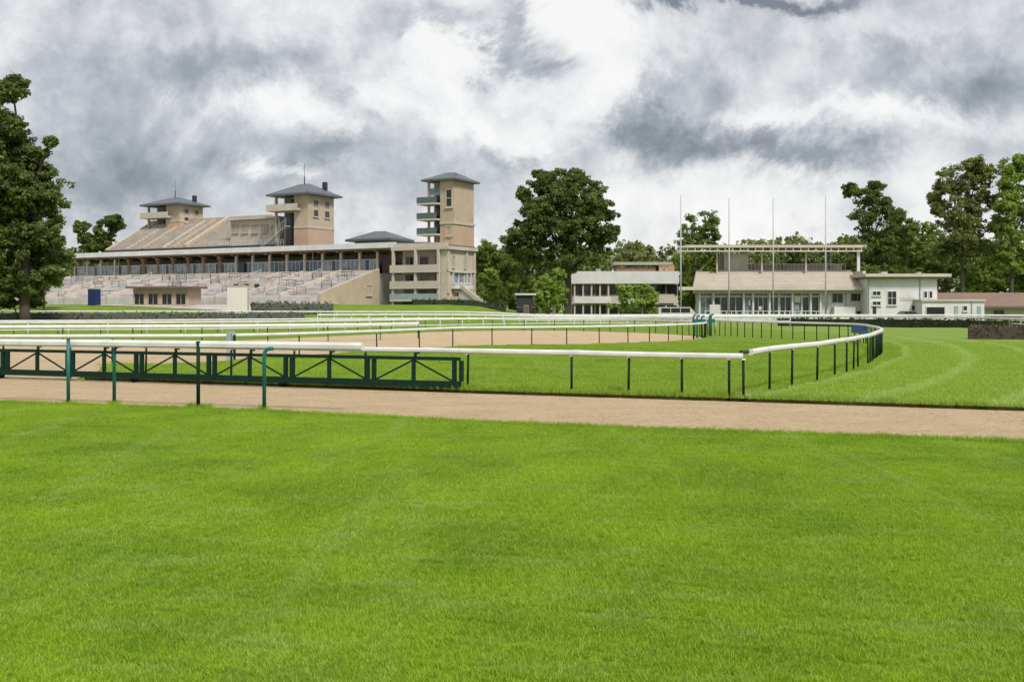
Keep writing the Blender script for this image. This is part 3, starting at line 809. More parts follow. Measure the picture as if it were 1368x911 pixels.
# canopy: soffit with cross beams, pale fascia, dark roof deck
XC0, XC1 = LX(92, -.8), LX(528, -.8)
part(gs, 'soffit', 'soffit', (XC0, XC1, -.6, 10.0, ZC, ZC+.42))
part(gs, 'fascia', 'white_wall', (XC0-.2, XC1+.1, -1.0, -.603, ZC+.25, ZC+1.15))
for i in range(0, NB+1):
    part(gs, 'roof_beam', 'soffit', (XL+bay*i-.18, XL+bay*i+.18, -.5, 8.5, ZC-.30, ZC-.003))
b = MB().prism([(-.597, ZC+.42), (10, ZC+.42), (10, ZC+1.75), (-.597, ZC+1.13)], XC0, XC1, 'x'); b.build('canopy_deck', M['slate'], gs)
# upper tier on the roof
UY0, UY1 = 4.0, 15.5; NU = 12
ux0, ux1 = LX(200, UY1), LX(308, UY0)
uz0, uz1 = ZC + 1.6, LZ(299, (ux0+ux1)/2 - 8, UY1)
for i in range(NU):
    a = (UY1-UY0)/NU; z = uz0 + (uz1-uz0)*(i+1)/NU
    part(gs, 'upper_step', 'terrace_worn_shade' if i % 3 else 'stone', (ux0, ux1, UY0+a*i, UY0+a*(i+1), uz0-.9, z))
def up_wall(px, w, h, m='stone'):
    x = LX(px, UY1); MB().prism([(UY0, uz0-.5), (UY1, uz0-.5), (UY1, uz1+h), (UY0, uz0+h)], x-w/2, x+w/2, 'x').build('upper_stair_wall', M[m], gs)
up_wall(200, .5, .5, 'stone_pale'); up_wall(248, .5, .6); up_wall(274, .4, .5, 'stone_pale'); up_wall(304, .8, .9); up_wall(226, .3, .4, 'stone_pale'); up_wall(288, .3, .7)
part(gs, 'upper_back_wall', 'stone', (ux0, ux1, UY1, UY1+.4, uz0-.5, uz1+.9))
PY = 5.2
bx0, bx1 = LX(308, PY), LX(374, PY)
part(gs, 'upper_shade_strip', 'dark', (ux0-.2, bx1, UY0-.35, UY0-.05, uz0-1.1, uz0+.25))  # dark strip standing in for the shadow gap and roof edge above the canopy
part(gs, 'press_box', 'stone_pale', (bx0, bx1, PY, 15.3, uz0-1.0, LZ(295, bx0, PY)))
part(gs, 'press_box_roof', 'concrete', (bx0-.3, bx1+.2, PY-.7, 15.8, LZ(295, bx0, PY)+.003, LZ(292.5, bx0, PY)))
for k in range(5):
    x = bx0 + (bx1-bx0)*(k+.5)/5
    window(gs, 'f', PY, x-.75, x+.75, LZ(311, x, PY), LZ(301, x, PY), 2, 1, 'stone', 'curtain')
b = MB()
for k in range(26): x = bx0 - 2 + (bx1 + 4 - bx0)*k/25; b.tube([(x, UY0-.1, uz0-.2), (x, UY0-.1, uz0+1.1)], .035, 5)
b.tube([(bx0-2, UY0-.1, uz0+1.1), (bx1+2, UY0-.1, uz0+1.1)], .05, 6); b.tube([(bx0-2, UY0-.1, uz0+.6), (bx1+2, UY0-.1, uz0+.6)], .035, 6)
b.build('balustrade', M['white_metal'], gs)
def pavilion(y0, pl, pc, pr, py_eave, py_apex, py_base, py_slab, cols, over):
    """roof pavilion: loggia on the left of the front, stone wall right of it and round the side"""
    x0, x1 = LX(pl, y0), LX(pc, y0); y1 = LY(pr, x1)
    xm = x0 + (x1-x0)*.58
    ze = LZ(py_eave, x1, y0); zb = LZ(py_base, x1, y0) - .6; zs = LZ(py_slab, x1, y0)
    part(gs, 'pavilion_wall', 'stone', (xm, x1, y0, y1, zb, ze), (x0, xm-.003, y0+2.6, y1-.003, zb, ze-.003), (x0, x0+.4, y0+.003, y0+.4, zb, ze-.003))
    zq = zb+(ze-zb)*.36
    part(gs, 'pavilion_lower_wall', 'stone_rose', (xm-.004, x1+.03, y0-.03, y1+.03, zb, zq-.003))
    part(gs, 'loggia_slab', 'stone_pale', (x0-1.1, xm+1.6, y0-1.1, y0-.003, zs-.22, zs+.18), (x0-1.1, x0-.003, y0-.003, y0+2.4, zs-.22, zs+.18), (x0, xm, y0-.003, y0+2.6, zs-.22, zs+.18))
    part(gs, 'loggia_parapet', 'stone_pale', (x0-1.1, xm+1.6, y0-1.1, y0-.95, zs+.183, zs+1.0), (x0-1.1, x0-.95, y0-.948, y0+2.4, zs+.183, zs+1.0))
    part(gs, 'loggia_glass', 'glass', (x0+.4, xm-.1, y0+2.5, y0+2.58, zs+.2, ze-.4))
    part(gs, 'loggia_shade_panel', 'glass_dark', (x0+.4, xm-.1, y0+2.5, y0+2.58, zb+.4, zs-.4))  # dark panel over the recess, puts the loggia's shade into colour
    part(gs, 'string_course', 'stone_pale', (xm+.01, x1+.12, y0-.12, y1+.12, zb+(ze-zb)*.36, zb+(ze-zb)*.36+.3))
    for k in range(cols):
        c = y0 + (y1-y0)*(.28 + .44*k/max(1, cols-1)); hw = (y1-y0)*.09
        window(gs, 's', x1, c-hw, c+hw, zs-.35-(ze-zs)*.35, zs-.1, 1, 1, 'stone_pale')
        window(gs, 's', x1, c-hw, c+hw, zs+(ze-zs)*.30, zs+(ze-zs)*.66, 1, 1, 'stone_pale', sill=False)
    r = hip_roof(gs, 'pavilion_roof', 'slate', x0, x1, y0, y1, ze, LZ(py_apex, (x0+x1)/2, (y0+y1)/2), over)
    cx, cy = (x0+x1)/2, (y0+y1)/2; za = LZ(py_apex, cx, cy)
    MB().tube([(cx,cy,za-.3), (cx,cy,za+1.4), (cx,cy,za+1.41), (cx,cy,za+4.0)], [.12,.08,.04,.025], 6).build('antenna', M['dark'], r)
    part(r, 'chimney', 'dark', (x1-1.2, x1-.5, y1-1.9, y1-1.2, ze+.3, za+.35))
    return x0, x1, y0, y1, ze, zb
t1 = pavilion(3.0, 367, 412, 446, 260, 246, 325, 279, 2, 1.15)
t2 = pavilion(13.0, 197, 240, 271, 273.5, 264, 305, 289, 2, 1.15)
# outside stair beside the right pavilion
b = MB()
sx0, sx1 = LX(352, 2.2), LX(386, 2.2); sz0 = uz0 - .2; sz1 = LZ(300, sx1, 2.2)
for k in range(14):
    x = sx0 + (sx1-sx0)*k/14; b.box(x, x+(sx1-sx0)/14, 1.4, 2.6, sz0 + (sz1-sz0)*k/14 - .12, sz0 + (sz1-sz0)*k/14)
b.build('stair_flight', M['concrete'], gs)
b = MB()
for k in range(15):
    x = sx0 + (sx1-sx0)*k/14; z = sz0 + (sz1-sz0)*k/14; b.tube([(x,1.4,z-.1), (x,1.4,z+1.0)], .035, 5)
b.tube([(sx0,1.4,sz0+1.0), (sx1,1.4,sz1+1.0)], .05, 6); b.build('stair_railing', M['grey_net'], gs)

# ---- low slate-roofed pavilion behind the canopy
pv = GS.root('roofed_pavilion', 'low pavilion with a dark slate hipped roof behind the grandstand canopy', 'pavilion')
y0 = 14.0; x0, x1 = LX(474, y0), LX(520, y0); ze = LZ(321.5, x1, y0)
part(pv, 'wall', 'stone', (x0, x1, y0, y0+5.0, GZ, ze))
hip_roof(pv, 'roof', 'slate', x0, x1, y0, y0+5.0, ze, LZ(309, (x0+x1)/2, y0+2.5), 1.3, .4)
window(pv, 'f', y0, x0+1.2, x1-1.2, ze-1.6, ze-.4, 4, 1, 'white_metal')

# ---- the tower house at its end
tw = GS.root('judges_tower', 'tall slender stone tower house with balconies and a flat hipped slate roof', 'tower')
ty = -1.0
cx1 = LX(597, ty); cx0 = LX(527, ty); cy1 = LY(634, cx1)
zr = LZ(333, cx1, ty); zb = 1.0
f1, f2 = LZ(361, cx1, ty), LZ(400, cx1, ty)
part(tw, 'house_wall', 'stone_pale', (cx0, cx1, ty+2.4, cy1, zb, zr-.003), (cx1-1.2, cx1-.003, ty, ty+2.397, zb, zr-.003))
part(tw, 'cornice', 'concrete', (cx0-.4, cx1+.5, ty-.5, cy1+.3, zr, zr+.55))
part(tw, 'roof_parapet', 'stone_pale', (cx0, cx1+.1, ty-.1, ty+.15, zr+.553, zr+1.15))
for z in (f1, (f1+f2)/2 - .3, f2):
    part(tw, 'balcony_slab', 'concrete', (cx0-.5, cx1-1.203, ty-.7, ty+2.397, z-.30, z))
    part(tw, 'balcony_parapet', 'grey_net' if z == f2 else 'stone_pale', (cx0-.5, cx1-1.21, ty-.7, ty-.55, z+.003, z+.95))
for k in range(3):
    x = cx0 + (cx1-1.4-cx0)*k/2
    part(tw, 'pillar', 'stone_pale', (x-.22, x+.22, ty-.5, ty-.1, zb, zr))
zs_ = [f2, (f1+f2)/2 - .3, f1]
for z, zu in zip(zs_, zs_[1:] + [zr]):
    for k in range(3):
        x = cx0 + (cx1-1.6-cx0)*(k+.5)/3
        window(tw, 'f', ty+2.4, x-.8, x+.8, z+.25, min(zu-.6, z+2.4), 2, 1, 'stone_pale', ('curtain', 'glass', 'glass_dark')[(k + int(z)) % 3], sill=False)
part(tw, 'basement_opening', 'glass_dark', (cx0+.5, cx0+2.2, ty-.72, ty-.45, zb+.2, f2-.4))
# side of the house: pilasters, bay window
for y in (ty+.3, cy1-.3, (ty+cy1)/2 + 1.6):
    part(tw, 'pilaster', 'stone_pale', (cx1+.003, cx1+.25, y-.3, y+.3, LZ(392, cx1, y), zr))
wy0, wy1 = LY(604, cx1), LY(627, cx1)
part(tw, 'string_course', 'concrete', (cx1+.003, cx1+.35, ty, cy1, LZ(363, cx1, ty), LZ(360.5, cx1, ty)))
window(tw, 's', cx1, wy0, wy1, LZ(378, cx1, wy0), LZ(364, cx1, wy0), 3, 1, 'white_metal', 'glass_grey', proud=.4)
part(tw, 'bay_sill', 'white_wall', (cx1+.003, cx1+.7, wy0-.3, wy1+.3, LZ(386, cx1, wy0), LZ(380.5, cx1, wy0)))
part(tw, 'bay_soffit', 'soffit', (cx1+.003, cx1+.5, wy0, wy1, LZ(391, cx1, wy0), LZ(386.5, cx1, wy0)))
for a, b_ in ((604, 607), (620, 624)):
    window(tw, 's', cx1, LY(a, cx1), LY(b_, cx1), LZ(357, cx1, wy0), LZ(342, cx1, wy0), 1, 2, 'stone_pale', 'curtain')
part(tw, 'plinth', 'stone', (cx1+.003, cx1+.3, ty-.2, cy1, zb, LZ(396, cx1, ty)))
# shaft
sy = 1.2; sx1_ = LX(606, sy); sx0_ = LX(571, sy); sy1 = LY(633, sx1_); sm = LX(588, sy)
ze = LZ(240.5, sx1_, sy)
part(tw, 'shaft_lower_wall', 'stone_rose', (sm-.004, sx1_+.03, sy-.03, sy1+.03, zr+.6, LZ(297.5, sx1_, sy)-.203))
part(tw, 'shaft_wall', 'stone', (sm, sx1_, sy, sy1, zr, ze), (sx0_, sm-.003, sy+2.0, sy1-.003, zr, ze-.003), (sx0_, sx0_+.35, sy+.003, sy+.35, zr, ze-.003))
for py in (297.5, 329.0):
    z = LZ(py, sx1_, sy)
    part(tw, 'string_course', 'stone_pale' if py < 300 else 'brown', (sm+.01, sx1_+.18, sy-.18, sy1+.18, z-.2, z+.2))
for py in (273, 294, 314):
    z = LZ(py, sx0_, sy)
    part(tw, 'balcony', 'concrete', (sx0_-1.5, sm-.003, sy-1.0, sy+2.0, z-.16, z+.10))
    b = MB()
    b.box(sx0_-1.5, sm-.1, sy-1.0, sy-.92, z+.103, z+1.1).box(sx0_-1.5, sx0_-1.42, sy-.917, sy+2.0, z+.103, z+1.1)
    b.build('balcony_front', M['screen_dark'], tw)
    part(tw, 'loggia_shade_panel', 'glass_dark', (sx0_+.36, sm-.01, sy+1.93, sy+1.997, z+.12, z+2.55))  # dark panel standing in for the shade inside the loggia
part(tw, 'loggia_glass', 'glass_grey', (sx0_+.36, sm-.1, sy+.1, sy+.16, LZ(262, sx0_, sy), LZ(252, sx0_, sy)))
wxa, wxb = LX(596.5, sy), LX(603.5, sy)
for (a, b_, nz) in ((254, 276, 2), (303, 314, 1), (317, 328, 1)):
    window(tw, 'f', sy, wxa, wxb, LZ(b_, wxa, sy), LZ(a, wxa, sy), 1, nz, 'stone_pale', 'glass_dark', fw=.16)
hip_roof(tw, 'roof', 'slate', sx0_, sx1_, sy, sy1, ze, LZ(230.5, (sx0_+sx1_)/2, (sy+sy1)/2), .8, .28)
part(tw, 'chimney', 'brown', (sx1_-.9, sx1_-.4, sy+1.2, sy+1.9, ze+.3, ze+1.1))
# outside stair down to the right
b = MB(); x0 = cx1 + .35; x1 = cx1 + 5.6; z0_, z1_ = LZ(384, cx1, 1), 1.6; n = 16
for k in range(n):
    x = x0 + (x1-x0)*k/n; z = z0_ + (z1_-z0_)*k/n; b.box(x, x+(x1-x0)/n, 2.0, 4.6, zb, z)
b.build('outside_stair', M['terrace'], tw)
MB().prism([(x0, z0_+.9), (x1, z1_+.9), (x1, z1_+.2), (x0, z0_+.2)], 1.75, 1.997, 'y').build('stair_parapet', M['stone_pale'], tw)
b = MB()
for k in range(9): x = x0 + (x1-x0)*k/8; z = z0_ + .9 + (z1_-z0_)*k/8; b.box(x-.05, x+.05, 1.8, 1.95, z, z+.5)
b.build('stair_balusters', M['white_wall'], tw)
for k in range(6):
    o = thing('garden_pillar', 'short pinkish stone pillar beside the tower house stair', 'pillar', (1.2 + k*1.15, 172.5, zt(1.2, 172.5)), 0, 'short stone pillars beside the stair')
    MB().box(-.28,.28,-.28,.28,-.2,1.25).build('shaft', M['stone_pale' if k % 2 else 'brown'], o); MB().box(-.36,.36,-.36,.36,1.253,1.42).build('cap', M['stone_pale'], o)

# ---- small things on the lawn in front of it
o = thing('sign_panel', 'plain cream panel standing upright on the lawn behind the far rail', 'panel', (at(317.5,416,142).x, 142, .5))
part(o, 'panel', 'cream_board', (-1.36, 1.36, -.3, .3, .0, LZ(383,0,0)*0 + 4.35)); part(o, 'cap', 'stone_pale', (-1.42, 1.42, -.36, .36, 4.353, 4.48)); part(o, 'side_frame', 'concrete', (1.363, 1.46, -.33, .33, 0, 4.35))
part(o, 'base', 'concrete', (-1.6,1.6,-.55,.55,-.4,.12))
bc = at(126, 408, 160)
o = thing('portable_cabin', 'small dark blue cabin standing on the lawn below the terraces', 'cabin', (bc.x, 160, zt(bc.x,160)-.05), R(-20))
part(o, 'body', 'blue', (-.65,.65,-.65,.65,0,2.45)); part(o, 'roof', 'grey_net', (-.72,.72,-.72,.72,2.453,2.66)); part(o, 'door', 'blue', (-.5,.5,-.70,-.653,.1,2.2)); part(o, 'vent', 'dark', (-.3,.3,-.73,-.703,1.8,2.0))
kc = at(219, 408, 158); KF = Frame(kc.x, 158, 10)
kb = KF.root('betting_kiosk', 'low flat roofed kiosk with dark hatches at the foot of the terraces', 'kiosk', 1.95)
x0, x1 = KF.LX(178, 0), KF.LX(252, 0)
part(kb, 'wall', 'stone', (x0, x1, 0, 4, -.3, 2.9)); part(kb, 'roof', 'brown', (x0-.8, x1+.9, -.9, 4.4, 2.903, 3.2))
for k in range(4):
    a = x0 + (x1-x0)*(k+.12)/4; c = x0 + (x1-x0)*(k+.8)/4
    window(kb, 'f', 0, a, c, .5, 2.1, 2, 1, 'stone', 'glass_dark')

# ---- middle building: two storeys with a pale fascia
MBF = Frame(0, 186, 0)
mb_ = MBF.root('low_building', 'low two storey building with a deep pale fascia behind the tall tree', 'building')
lx = lambda px: MBF.LX(px, 0); lz = lambda py: MBF.LZ(py, 0, 0)
x0, x1 = lx(764), lx(907)
part(mb_, 'wall', 'concrete', (x0, x1, 1.2, 9, -.2, lz(379)))
part(mb_, 'fascia', 'white_wall', (x0-.1, x1, -.2, .1, lz(379), lz(362.5)))
part(mb_, 'roof', 'concrete', (x0, x1-.01, .103, 9.2, lz(372), lz(363)))
part(mb_, 'balcony_slab', 'concrete', (x0, lx(880), -.1, 1.197, lz(406), lz(404)))
part(mb_, 'balcony_front', 'white_wall', (x0+.4, lx(816), -.25, -.103, lz(405), lz(396)))
for k in range(9):
    a = x0 + (x1-x0)*(k+.08)/9; c = x0 + (x1-x0)*(k+.92)/9
    window(mb_, 'f', 1.2, a, c, lz(393.5), lz(380.5), 2, 1, 'soffit', ('glass_dark', 'glass', 'glass_dark')[k % 3], sill=False)
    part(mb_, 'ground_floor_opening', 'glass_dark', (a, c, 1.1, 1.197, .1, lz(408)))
for k in range(5):
    x = x0 + .5 + k*(lx(816)-x0-.9)/4
    part(mb_, 'column', 'stone_pale', (x-.14, x+.14, .15, .45, -.2, lz(379)-.003))
part(mb_, 'cream_panel', 'render_cream', (lx(881), lx(902), .9, 1.197, lz(405), lz(393)))
# rooftop lean-to with yellowish roof and an ochre dormer
part(mb_, 'rooftop_room', 'soffit', (lx(826), lx(880), 4, 8, lz(362)+.01, lz(356)))
part(mb_, 'rooftop_roof', 'canopy_grey', (lx(822), lx(903), 3.5, 8.5, lz(353)+.003, lz(349)))
part(mb_, 'dormer', 'ochre', (lx(884), lx(905), 3.6, 7, lz(362)+.01, lz(353)))
for a, c in ((885, 889), (893, 897)): window(mb_, 'f', 3.6, lx(a), lx(c), lz(361), lz(355), 1, 1, 'ochre', 'curtain', sill=False)
o = thing('garden_shed', 'small dark shed with a white roof edge among the trees', 'shed', (at(703,0,196).x, 196, .3))
part(o, 'body', 'dark', (-1.8,1.8,0,3,0,3.9)); part(o, 'roof', 'white_wall', (-2.1,2.1,-.4,3.3,3.903,4.25)); part(o, 'door', 'soffit', (-.5,.5,-.06,-.003,0,2.1))

# ---- small modern stand on the right
RS = Frame(0, 165, 0); lx = lambda px, y=0: RS.LX(px, y); lz = lambda py, y=0: RS.LZ(py, 0, y)
rs = RS.root('small_stand', 'small cream stand with a thin flat canopy on slim posts above a glazed lower floor', 'grandstand')
part(rs, 'canopy', 'canopy_grey', (lx(912,6), lx(1150,6), 3, 12, lz(331,6), lz(328.5,6)))
part(rs, 'canopy_beam', 'render_cream', (lx(906,3), lx(1152,3), 2.7, 2.98, lz(336.5,3), lz(334.8,3)))
part(rs, 'canopy_edge', 'render_cream', (lx(906,3), lx(1152,3), 2.6, 2.997, lz(331,3), lz(328.8,3)))
for k in range(25):
    x = lx(908,3) + (lx(1150,3)-lx(908,3))*k/24; part(rs, 'canopy_strut', 'render_cream', (x-.07, x+.07, 2.72, 2.95, lz(334.8,3)+.003, lz(331,3)-.003))
for k in range(13):
    x = lx(914,6) + (lx(1148,6)-lx(914,6))*k/12; part(rs, 'canopy_joist', 'canopy_grey', (x-.09, x+.09, 3.0, 12, lz(333.5,6), lz(331,6)-.003))
for px in (958, 1018, 1077, 1147):
    x = lx(px, 4); part(rs, 'canopy_post', 'white_wall' if px > 1100 else 'stone_pale', (x-(.22 if px > 1100 else .12), x+(.22 if px > 1100 else .12), 4, 4.3, lz(368,4), lz(333.5,6)-.003))
for px in (930, 990, 1047, 1110, 1148):
    x = lx(px, 10); part(rs, 'canopy_post', 'stone_pale', (x-.12, x+.12, 10, 10.3, lz(368,4), lz(333.5,6)-.003))
part(rs, 'rear_cabin', 'concrete', (lx(964,8), lx(996,8), 6, 10, lz(364,8), lz(340,8)))
# seating tier: steps
n = 9; sy0, sy1_ = -.3, 6.0; sz0, sz1 = lz(382, -.3), lz(361, 6)
for i in range(n):
    z = sz0 + (sz1-sz0)*(i+1)/n
    part(rs, 'seating_step', 'render_cream' if i % 2 else 'stone_pale', (lx(926) + i*.18, lx(1152), sy0 + (sy1_-sy0)*i/n, sy0 + (sy1_-sy0)*(i+1)/n, sz0-1.2, z))
part(rs, 'side_wall', 'render_cream', (lx(1152)+.003, lx(1156), sy0, 11, 0, lz(362)))
part(rs, 'back_parapet', 'concrete', (lx(996), lx(1152), 10.5, 10.8, lz(382), lz(353, 10)))
part(rs, 'tier_core', 'concrete', (lx(940), lx(1152)-.01, 6.003, 10.45, 0, sz1-.2))
for a, c in ((944, 962),):
    b = MB()
    for k in range(8):
        b.box(lx(a)+(lx(c)-lx(a))*k/8, lx(a)+(lx(c)-lx(a))*(k+1)/8, 5, 6, sz1 + k*.28, sz1 + k*.28 + .3)
    b.build('yellow_stair', M['yellow'], rs)
b = MB()
for k in range(30):
    x = lx(1000) + (lx(1145)-lx(1000))*k/29; b.tube([(x,5.8,sz1), (x,5.8,sz1+1.0)], .03, 5)
b.tube([(lx(1000),5.8,sz1+1.0), (lx(1145),5.8,sz1+1.0)], .045, 6); b.build('balustrade', M['white_metal'], rs)
part(rs, 'front_slab', 'concrete', (lx(905), lx(1165), -1.5, -.3, lz(387.5,-2), lz(383,-2)))
part(rs, 'lower_wall', 'white_wall', (lx(932), lx(1158), .5, 10, -.1, lz(387.5,-2)-.003))
# glazed front: tall frames
bays = [(936,951,0), (955,972,1), (975,992,2), (995,1004,0), (1008,1026,2), (1030,1040,2), (1043,1057,2), (1061,1071,0), (1073,1081,2), (1085,1094,2)]
for a, c, k in bays:
    w = window(rs, 'f', .5, lx(a), lx(c), lz(421), lz(397), max(1, int((c-a)/6)), 1, 'white_metal', ('glass_grey', 'glass', 'glass')[k], fw=.12, proud=.22, sill=False)
    window(rs, 'f', .5, lx(a), lx(c), lz(394.5), lz(391.0), 1, 1, 'white_metal', 'glass', fw=.08, sill=False, name='fanlight')
for px in (934.5, 953, 973.5, 993.5, 1006, 1028, 1058.5, 1083, 1096):
    part(rs, 'mullion_post', 'white_metal', (lx(px)-.13, lx(px)+.13, -.2, .1, 0, lz(388)))
part(rs, 'window_panel', 'white_wall', (lx(948,-.3), lx(962,-.3), -.35, -.2, lz(421), lz(407)))
window(rs, 'f', .5, lx(1113), lx(1127), lz(404), lz(389.5), 2, 1, 'concrete', 'glass_dark'); window(rs, 'f', .5, lx(1138), lx(1156), lz(402), lz(389.5), 2, 1, 'concrete', 'glass_dark')
part(rs, 'hatch', 'glass_dark', (lx(1146), lx(1160), .3, .497, lz(421), lz(416)))
part(rs, 'lean_to', 'white_wall', (lx(1112), lx(1140), -1.0, .497, 0, lz(410)))
for k in range(24):                              # white picket screens before the glass
    x = lx(938) + (lx(1098)-lx(938))*k/23
    part(rs, 'screen_post', 'white_metal', (x-.05, x+.05, -2.6, -2.5, 0, 1.35))
part(rs, 'screen_rail', 'white_metal', (lx(937), lx(1100), -2.62, -2.48, 1.353, 1.45))
for k, px in enumerate((909.5, 974, 1033, 1103)):
    o = thing('flagpole', ('slim bare flagpole in the gap between low building and small stand', 'slim bare flagpole before the stand, next to the grey rear cabin', 'slim bare flagpole before the middle of the glazed front', 'slim bare flagpole past the glazed front, next to the lean-to')[k], 'flagpole', (at(px,0,158).x, 158, 0), 0, 'flagpoles in a row before the small stand')
    zt0 = at(px, (262,265,266,262)[k], 158).z
    MB().tube([(0,0,-.1), (0,0,8), (0,0,zt0)], [.13,.11,.075], 8).build('pole', M['pole'], o, True)
    MB().tube([(0,0,zt0), (0,0,zt0+.14)], [.075,.03], 8).build('finial', M['pole'], o)
    MB().box(-.22,.22,-.22,.22,-.1,.25).build('base', M['concrete'], o)

# ---- white two-storey house, annex, red-roofed block
WB = Frame(0, 162, 0); lx = lambda px, y=0: WB.LX(px, y); lz = lambda py, y=0: WB.LZ(py, 0, y)
wb = WB.root('white_house', 'white two storey house with a flat overhanging roof beside the small stand', 'house')
part(wb, 'wall', 'white_wall', (lx(1159), lx(1252), 0, 9, -.1, lz(372.5)))
part(wb, 'roof', 'render_cream', (lx(1153), lx(1267), -1.2, 10, lz(370), lz(366))); part(wb, 'soffit', 'soffit', (lx(1156), lx(1262), -.9, 9.6, lz(372.5)+.003, lz(370)-.003))
for a, c, p, q, nx, nz in ((1166,1176,389.5,394.5,2,1), (1166,1176,403,407.5,2,1), (1186,1197,389.5,407,2,2), (1234.5,1238,389.5,398,1,1), (1241.5,1245,389.5,398,1,1), (1218,1222.5,408.5,414.5,1,1)):
    window(wb, 'f', 0, lx(a), lx(c), lz(q), lz(p), nx, nz, 'white_metal', 'glass_dark')
part(wb, 'door', 'dark', (lx(1166), lx(1170.5), -.08, -.003, 0, lz(409))); part(wb, 'plaque', 'render_cream', (lx(1203), lx(1223), -.06, -.003, lz(401.5), lz(397.5)))
an = WB.root('white_annex', 'low white annex with one wide black window beside the white house', 'annex')
part(an, 'wall', 'white_wall', (lx(1232,-3), lx(1315,-3), -3, -.01, -.1, lz(402.5,-3)), (lx(1253), lx(1315,-3), 0, 7, -.1, lz(402.5,-3))); part(an, 'coping', 'concrete', (lx(1230,-3), lx(1316.5,-3), -3.25, -.02, lz(402.5,-3)+.003, lz(400,-3)))
window(an, 'f', -3, lx(1237.5,-3), lx(1261.5,-3), lz(423,-3), lz(410.5,-3), 1, 1, 'concrete', 'glass_dark')
window(an, 'f', -3, lx(1286.5,-3), lx(1291.5,-3), lz(415,-3), lz(409,-3), 1, 1, 'white_metal', 'glass')
for a in (1275, 1305.5): part(an, 'door', 'grey_net', (lx(a,-3), lx(a+5,-3), -3.08, -3.003, 0, lz(409,-3)))
rb = WB.root('red_roofed_block', 'long low beige block with a dull red tiled roof behind the white annex', 'building')
part(rb, 'wall', 'render_cream', (lx(1262,4), lx(1440,4), 7.2, 14, -.1, lz(408,7)))
b = MB().prism([(5.8, lz(409,6)), (10.5, lz(391,10)), (15.2, lz(409,6)), (15.2, lz(409,6)-.25), (5.8, lz(409,6)-.25)], lx(1257,6), lx(1446,6), 'x'); b.build('roof', M['red_roof'], rb)
part(rb, 'gutter', 'brown', (lx(1257,6), lx(1446,6), 5.6, 5.797, lz(409,6)-.3, lz(409,6)-.05))
for px in (1328, 1380): window(rb, 'f', 7.2, lx(px,7), lx(px+14,7), lz(423,7), lz(414.5,7), 2, 1, 'render_cream', 'glass_dark')
# vehicles half hidden behind the rails
def car(name, label, loc, rz, L_, W_, Ht, m, van=False):
    o = thing(name, label, 'van' if van else 'car', loc, rz); h = Ht
    if van: prof = [(-L_/2,.35), (-L_/2,h*.92), (-L_/2+.15,h), (L_/2-1.1,h), (L_/2-.35,h*.58), (L_/2,h*.5), (L_/2,.35)]
    else: prof = [(-L_/2,.3), (-L_/2,h*.58), (-L_/2+.5,h*.64), (-L_/2+1.1,h), (L_/2-2.0,h), (L_/2-1.1,h*.64), (L_/2-.1,h*.52), (L_/2,.3)]
    MB().prism([(p, q) for p, q in prof], -W_/2, W_/2, 'y').build('body', M[m], o)
    wz0, wz1 = h*.62, h*.93
    n_ = 3
    xa, xb = (-L_/2+.3, L_/2-1.1) if van else (-L_/2+1.15, L_/2-1.75)
    for sd in (-1, 1):
        for k in range(n_):
            a = xa + (xb-xa)*k/n_ + .05; c = xa + (xb-xa)*(k+1)/n_ - .05
            y_ = sorted((sd*(W_/2+.002), sd*(W_/2+.02))); part(o, 'window', 'glass_dark', (a, c, y_[0], y_[1], wz0, wz1))
        for x in (-L_/2+.85, L_/2-.85):
            w = MB().tube([(x, sd*(W_/2-.16), .32), (x, sd*(W_/2+.03), .32)], .32, 14).build('wheel', M['rubber'], o)
            MB().tube([(x, sd*(W_/2+.025), .32), (x, sd*(W_/2+.045), .32)], .19, 12).build('rim', M['grey_net'], w)
    for y in (-W_/2+.25, W_/2-.25):
        part(o, 'headlight', 'white_metal', (L_/2-.04, L_/2+.02, y-.16, y+.16, h*.40, h*.48))
car('parked_van', 'pale grey van parked behind the rails between the low building and the small stand', (at(905,0,150).x, 150, 0), 0, 5.6, 1.9, 2.05, 'car_white', True)
car('parked_car', 'dark grey car parked in front of the white house', (at(1216,0,156).x, 156, 0), 0, 4.6, 1.75, 1.45, 'car_grey')

